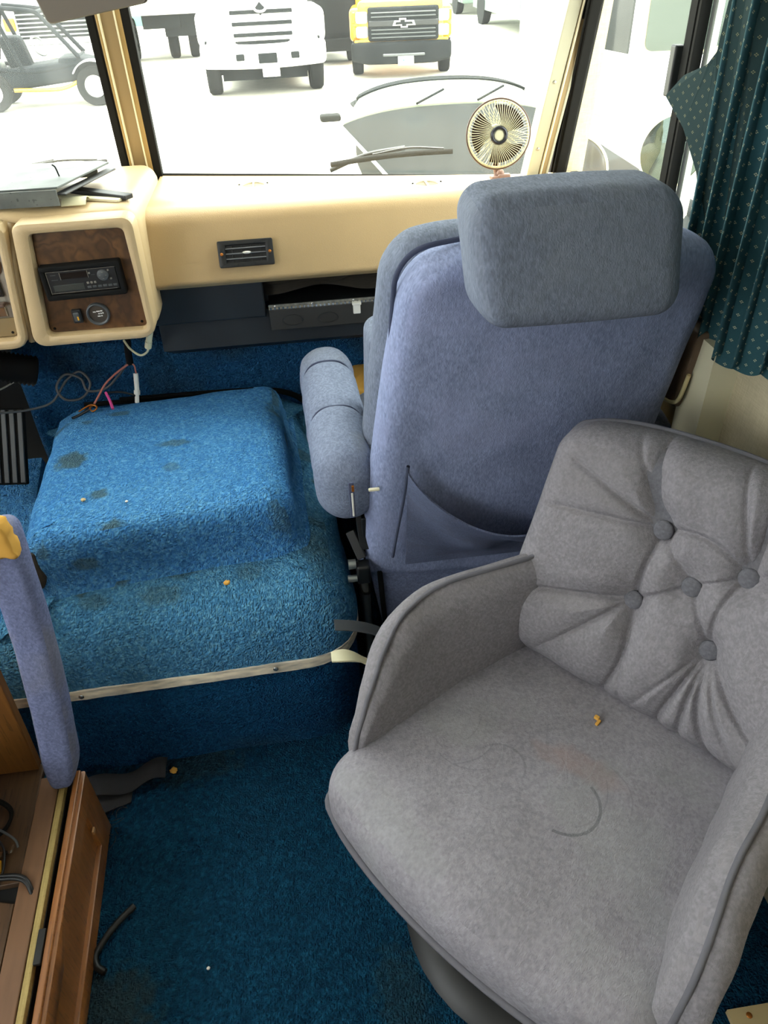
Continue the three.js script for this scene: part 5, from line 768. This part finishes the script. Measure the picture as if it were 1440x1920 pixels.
// dune buggy with roll cage
{
  const t = thing('dune_buggy', 'small off-road buggy with a tube roll cage seen through the left pane', 'buggy', [-4.45, GY, -17.6], null, 0.08);
  const R = 0.04, tb = (n, p, m = M.tubeBlack, r = R) => part(n, tube(p, r, p.length * 8, 8), m, t);
  for (const s of [-0.55, 0.45]) { tb('cage_tube', [[-0.95, 0.75, s], [-0.62, 1.62, s * 0.85], [-0.58, 1.66, s * 0.85]]); tb('cage_tube', [[-0.58, 1.66, s * 0.85], [0.12, 1.56, s * 0.85], [0.16, 1.53, s * 0.85], [0.72, 0.82, s]]); tb('cage_tube', [[-0.95, 0.72, s], [-0.2, 0.62, s], [0.7, 0.72, s]]); tb('cage_tube', [[-0.62, 1.6, s * 0.85], [-0.35, 0.65, s]]); }
  for (const [x, y] of [[-0.6, 1.64], [0.14, 1.55], [0.7, 0.8], [-0.95, 0.74]]) tb('cross_tube', [[x, y, -0.5], [x, y, 0.42]]);
  part('body_tub', softBox(1.6, 0.36, 0.95, 0.1, [16, 8, 10], (v) => { v.x += -0.1; v.y += 0.55 + 0.08 * v.x; v.z += 0; }), M.tubeBlack, t);
  part('nose', softBox(0.9, 0.3, 0.9, 0.1, [12, 8, 8], (v) => { v.x += 0.75; v.y += 0.68 - 0.12 * smoothstep(v.x, 0.6, 1.2); }), M.tubeBlack, t);
  for (const s of [-1, 1]) { part('mudguard', sheet(16, 4, (u, v) => { const a = lerp(-0.1, 2.6, u); return [0.92 + 0.42 * Math.cos(a), 0.36 + 0.42 * Math.sin(a), s * 0.56 + (v - 0.5) * 0.26]; }, 0.02), M.truckWhite, t); for (const x of [-0.98, 0.92]) { const w = wheel(t, 0, 0, 0, 0.34, 0.26, M.plate, 1); for (const m of [w]) { m.rotation.y = s > 0 ? -Math.PI / 2 : Math.PI / 2; m.position.set(x, 0.34, s * 0.56); } } }
  part('side_rail', tube([[-0.6, 0.34, 0.5], [0.3, 0.32, 0.5], [0.62, 0.42, 0.5]], 0.035, 20), M.truckYellow, t);
  part('seat', softBox(0.42, 0.7, 0.45, 0.1, [8, 10, 8], (v) => { v.x += -0.45 - 0.2 * v.y; v.y += 0.85; }), M.tubeBlack, t);
  part('steering_wheel', ring(0.17, 0.02, 24).rotateY(1.1).rotateZ(0.5).translate(-0.02, 1.0, 0), M.steel, t);
  part('engine', softBox(0.6, 0.4, 0.6, 0.08, [8, 8, 8], (v) => { v.x += -1.05; v.y += 0.62; v.z += 0.1; }), M.steel, t);
}
{
  const t = thing('pickup_truck', 'white truck with a wide dark slatted grille behind the buggy', 'truck', [-5.0, GY, -21.3], null, 0.06);
  part('hood', softBox(2.3, 1.1, 2.4, 0.14, [14, 12, 12], (v) => { v.y += 1.12; v.z += -1.2; }), M.truckWhite, t);
  part('cab', softBox(2.1, 1.4, 1.6, 0.16, [10, 10, 8], (v) => { v.y += 1.9; v.z += -3.0; }), M.truckWhite, t);
  const g = part('grille', rbox(1.7, 0.62, 0.08, 0.1, 1.18, 0.02, 0.03), M.plastic, t);
  for (let i = 0; i < 7; i++) part('grille_bar', rbox(1.66, 0.03, 0.05, 0.1, 0.93 + i * 0.083, 0.055, 0.01), M.steel, g);
  part('bumper', softBox(2.4, 0.3, 0.4, 0.08, [16, 6, 6], (v) => { v.y += 0.62; v.z += 0.1; }), M.chrome, t);
  for (const s of [-1, 1]) { part('headlight', rbox(0.26, 0.26, 0.08, s * 0.98 + 0.06, 1.16, 0.0, 0.04), s < 0 ? M.amber : M.lampGlass, t); wheel(t, s * 0.98, 0.42, -0.7, 0.42, 0.26, M.steel, s); }
}
// coaches on the right, far fence
function coach(label, x, z, turn, L) {
  const t = thing('coach', label, 'bus', [x, GY, z], 'coaches parked at the far right', turn);
  part('body', softBox(2.5, 2.7, L, 0.14, [8, 14, 20], (v) => { v.y += 1.75; }), M.coach, t); part('skirt', box(2.52, 0.55, L - 0.4, 0, 0.72, 0), M.coachDark, t);
  for (let k = -2; k <= 2; k++) { part('locker_door', rbox(0.04, 0.6, L / 6.5, -1.262, 1.02, k * L / 5.6, 0.015), M.coach, t); part('side_window', rbox(0.03, 0.8, L / 6.2, -1.26, 2.3, k * L / 5.6, 0.012), M.darkGlass, t); }
  for (const f of [-0.33, 0.36]) { wheel(t, -1.12, 0.5, f * L, 0.5, 0.3, M.steel, -1); wheel(t, 1.12, 0.5, f * L, 0.5, 0.3, M.steel, 1); part('wheel_arch', cyl(0.6, 0.6, 0.06, 32).rotateZ(Math.PI / 2).translate(-1.245, 0.56, f * L), M.plastic, t); }
  part('windscreen', rbox(2.2, 1.2, 0.05, 0, 2.2, L / 2 + 0.01, 0.02), M.darkGlass, t); for (const s of [-1, 1]) part('headlight', rbox(0.3, 0.2, 0.06, s * 0.9, 0.95, L / 2, 0.03), M.lampGlass, t); part('bumper', softBox(2.5, 0.4, 0.3, 0.1, [8, 6, 6], (v) => { v.y += 0.6; v.z += L / 2; }), M.coachDark, t);
}
coach('pale green coach parked far right behind the fan post', 8.6, -27.6, -0.02, 9);
coach('second coach parked behind the first, mostly out of view', 8.9, -39, -0.02, 9);
const fn = thing('green_fence', 'green screened fence at the far end of the yard', 'fence', [-4, GY, -38]);
for (let i = 0; i < 6; i++) part('screen_panel', rbox(2.4, 3.0, 0.05, -8.5 + i * 2.5, GY + 1.5, -38, 0.01), M.fence, fn);
for (let i = 0; i < 7; i++) part('fence_post', cyl(0.05, 0.05, 3.2, 12).translate(-9.75 + i * 2.5, GY + 1.6, -37.9), M.steel, fn);
// van alongside on the right
{
  const t = thing('white_van', 'white van parked alongside the passenger window', 'van', [4.3, GY, -6.6], null, 0.12);
  part('hood', softBox(2.0, 0.9, 3.2, 0.25, [16, 12, 16], (v) => { v.y += 0.85 - 0.15 * smoothstep(v.z, 0, 1.6) * smoothstep(v.y, 0, 0.4); v.z += 0.9; }), M.truckWhite, t);
  part('cabin', softBox(2.0, 1.3, 3.6, 0.22, [14, 12, 16], (v) => { v.y += 1.45; v.z += -1.9 - 0.5 * smoothstep(v.y, 1.2, 2.0) * smoothstep(v.z, 0, 1.7); }), M.truckWhite, t);
  part('windscreen', box(1.7, 0.62, 0.04, 0, 1.55, -0.28).rotateX(0), M.darkGlass, t);
  part('side_window', rbox(0.03, 0.5, 1.4, -1.0, 1.7, -1.7, 0.01), M.darkGlass, t);
  for (const s of [-1, 1]) { part('headlight', rbox(0.3, 0.22, 0.08, s * 0.75, 0.85, 2.46, 0.05), M.lampGlass, t); for (const z of [1.4, -2.6]) wheel(t, s * 0.95, 0.38, z, 0.38, 0.24, M.steel, s); }
  part('bumper', softBox(2.0, 0.35, 0.3, 0.1, [10, 6, 6], (v) => { v.y += 0.45; v.z += 2.45; }), M.plastic, t);
  const c = copyOf(t, 'white van parked behind and to the right, seen in the outside mirror', [4.6, GY, 6.5], 2.9);
}
// outside mirrors on the passenger side
{
  const t = thing('outside_mirror', 'rectangular outside mirror in a pale frame beyond the passenger window', 'mirror', [1.14, 1.18, -2.32], null, -0.12);
  part('housing', prism(roundPoly([[-0.115, 0.0, 0.03], [0.115, 0.0, 0.03], [0.12, 0.38, 0.03], [-0.12, 0.38, 0.03]], 8), 0.04, 0.01).translate(0, 0, -0.03), M.fanCream, t);
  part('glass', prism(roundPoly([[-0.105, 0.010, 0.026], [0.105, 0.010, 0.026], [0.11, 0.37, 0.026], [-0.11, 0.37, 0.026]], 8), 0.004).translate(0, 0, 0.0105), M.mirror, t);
  const a = thing('mirror_arm', 'pale tube frame carrying the outside mirrors', 'bracket', [1.2, 0.7, -2.35]);
  part('upright', tube([[1.27, 0.72, -2.36], [1.29, 1.2, -2.38], [1.30, 1.7, -2.38]], 0.012, 20), M.fanCream, a); part('brace', tube([[0.86, 0.76, -2.20], [1.08, 0.73, -2.30], [1.27, 0.72, -2.36]], 0.012, 20), M.fanCream, a); part('brace', tube([[0.82, 1.66, -2.2], [1.12, 1.68, -2.3], [1.30, 1.7, -2.38]], 0.012, 20), M.fanCream, a);
  const c = thing('convex_mirror', 'round convex outside mirror below the rectangular one', 'mirror', [1.165, 0.93, -2.30], null, -0.12);
  part('bowl', lathe([[0, -0.035], [0.06, -0.028], [0.100, -0.006], [0.106, 0.004], [0.102, 0.008], [0.098, 0.004]], 48).rotateX(Math.PI / 2), M.fanCream, c);
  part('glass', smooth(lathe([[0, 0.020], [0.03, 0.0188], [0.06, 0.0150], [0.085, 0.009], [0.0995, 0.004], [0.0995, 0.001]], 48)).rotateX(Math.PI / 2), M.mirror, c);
  const d = thing('round_mirror_back', 'grey round mirror low at the front corner of the side window', 'mirror', [1.0, 0.79, -2.7], null, -0.3);
  part('shell', smooth(lathe([[0, 0.03], [0.05, 0.025], [0.11, 0.008], [0.125, 0], [0.12, -0.006], [0, -0.006]], 40)).rotateX(Math.PI / 2), M.smoke, d); part('rim', ring(0.124, 0.005, 48), M.fanCream, d); part('stalk', tube([[0, -0.02, -0.01], [0.0, -0.2, 0.1], [-0.01, -0.30, 0.4], [-0.02, -0.34, 0.64]], 0.01, 30), M.black, d);
}
scene.traverse((o) => { if (o.isMesh) { o.castShadow = true; o.receiveShadow = true; } });
renderer.render(scene, camera);
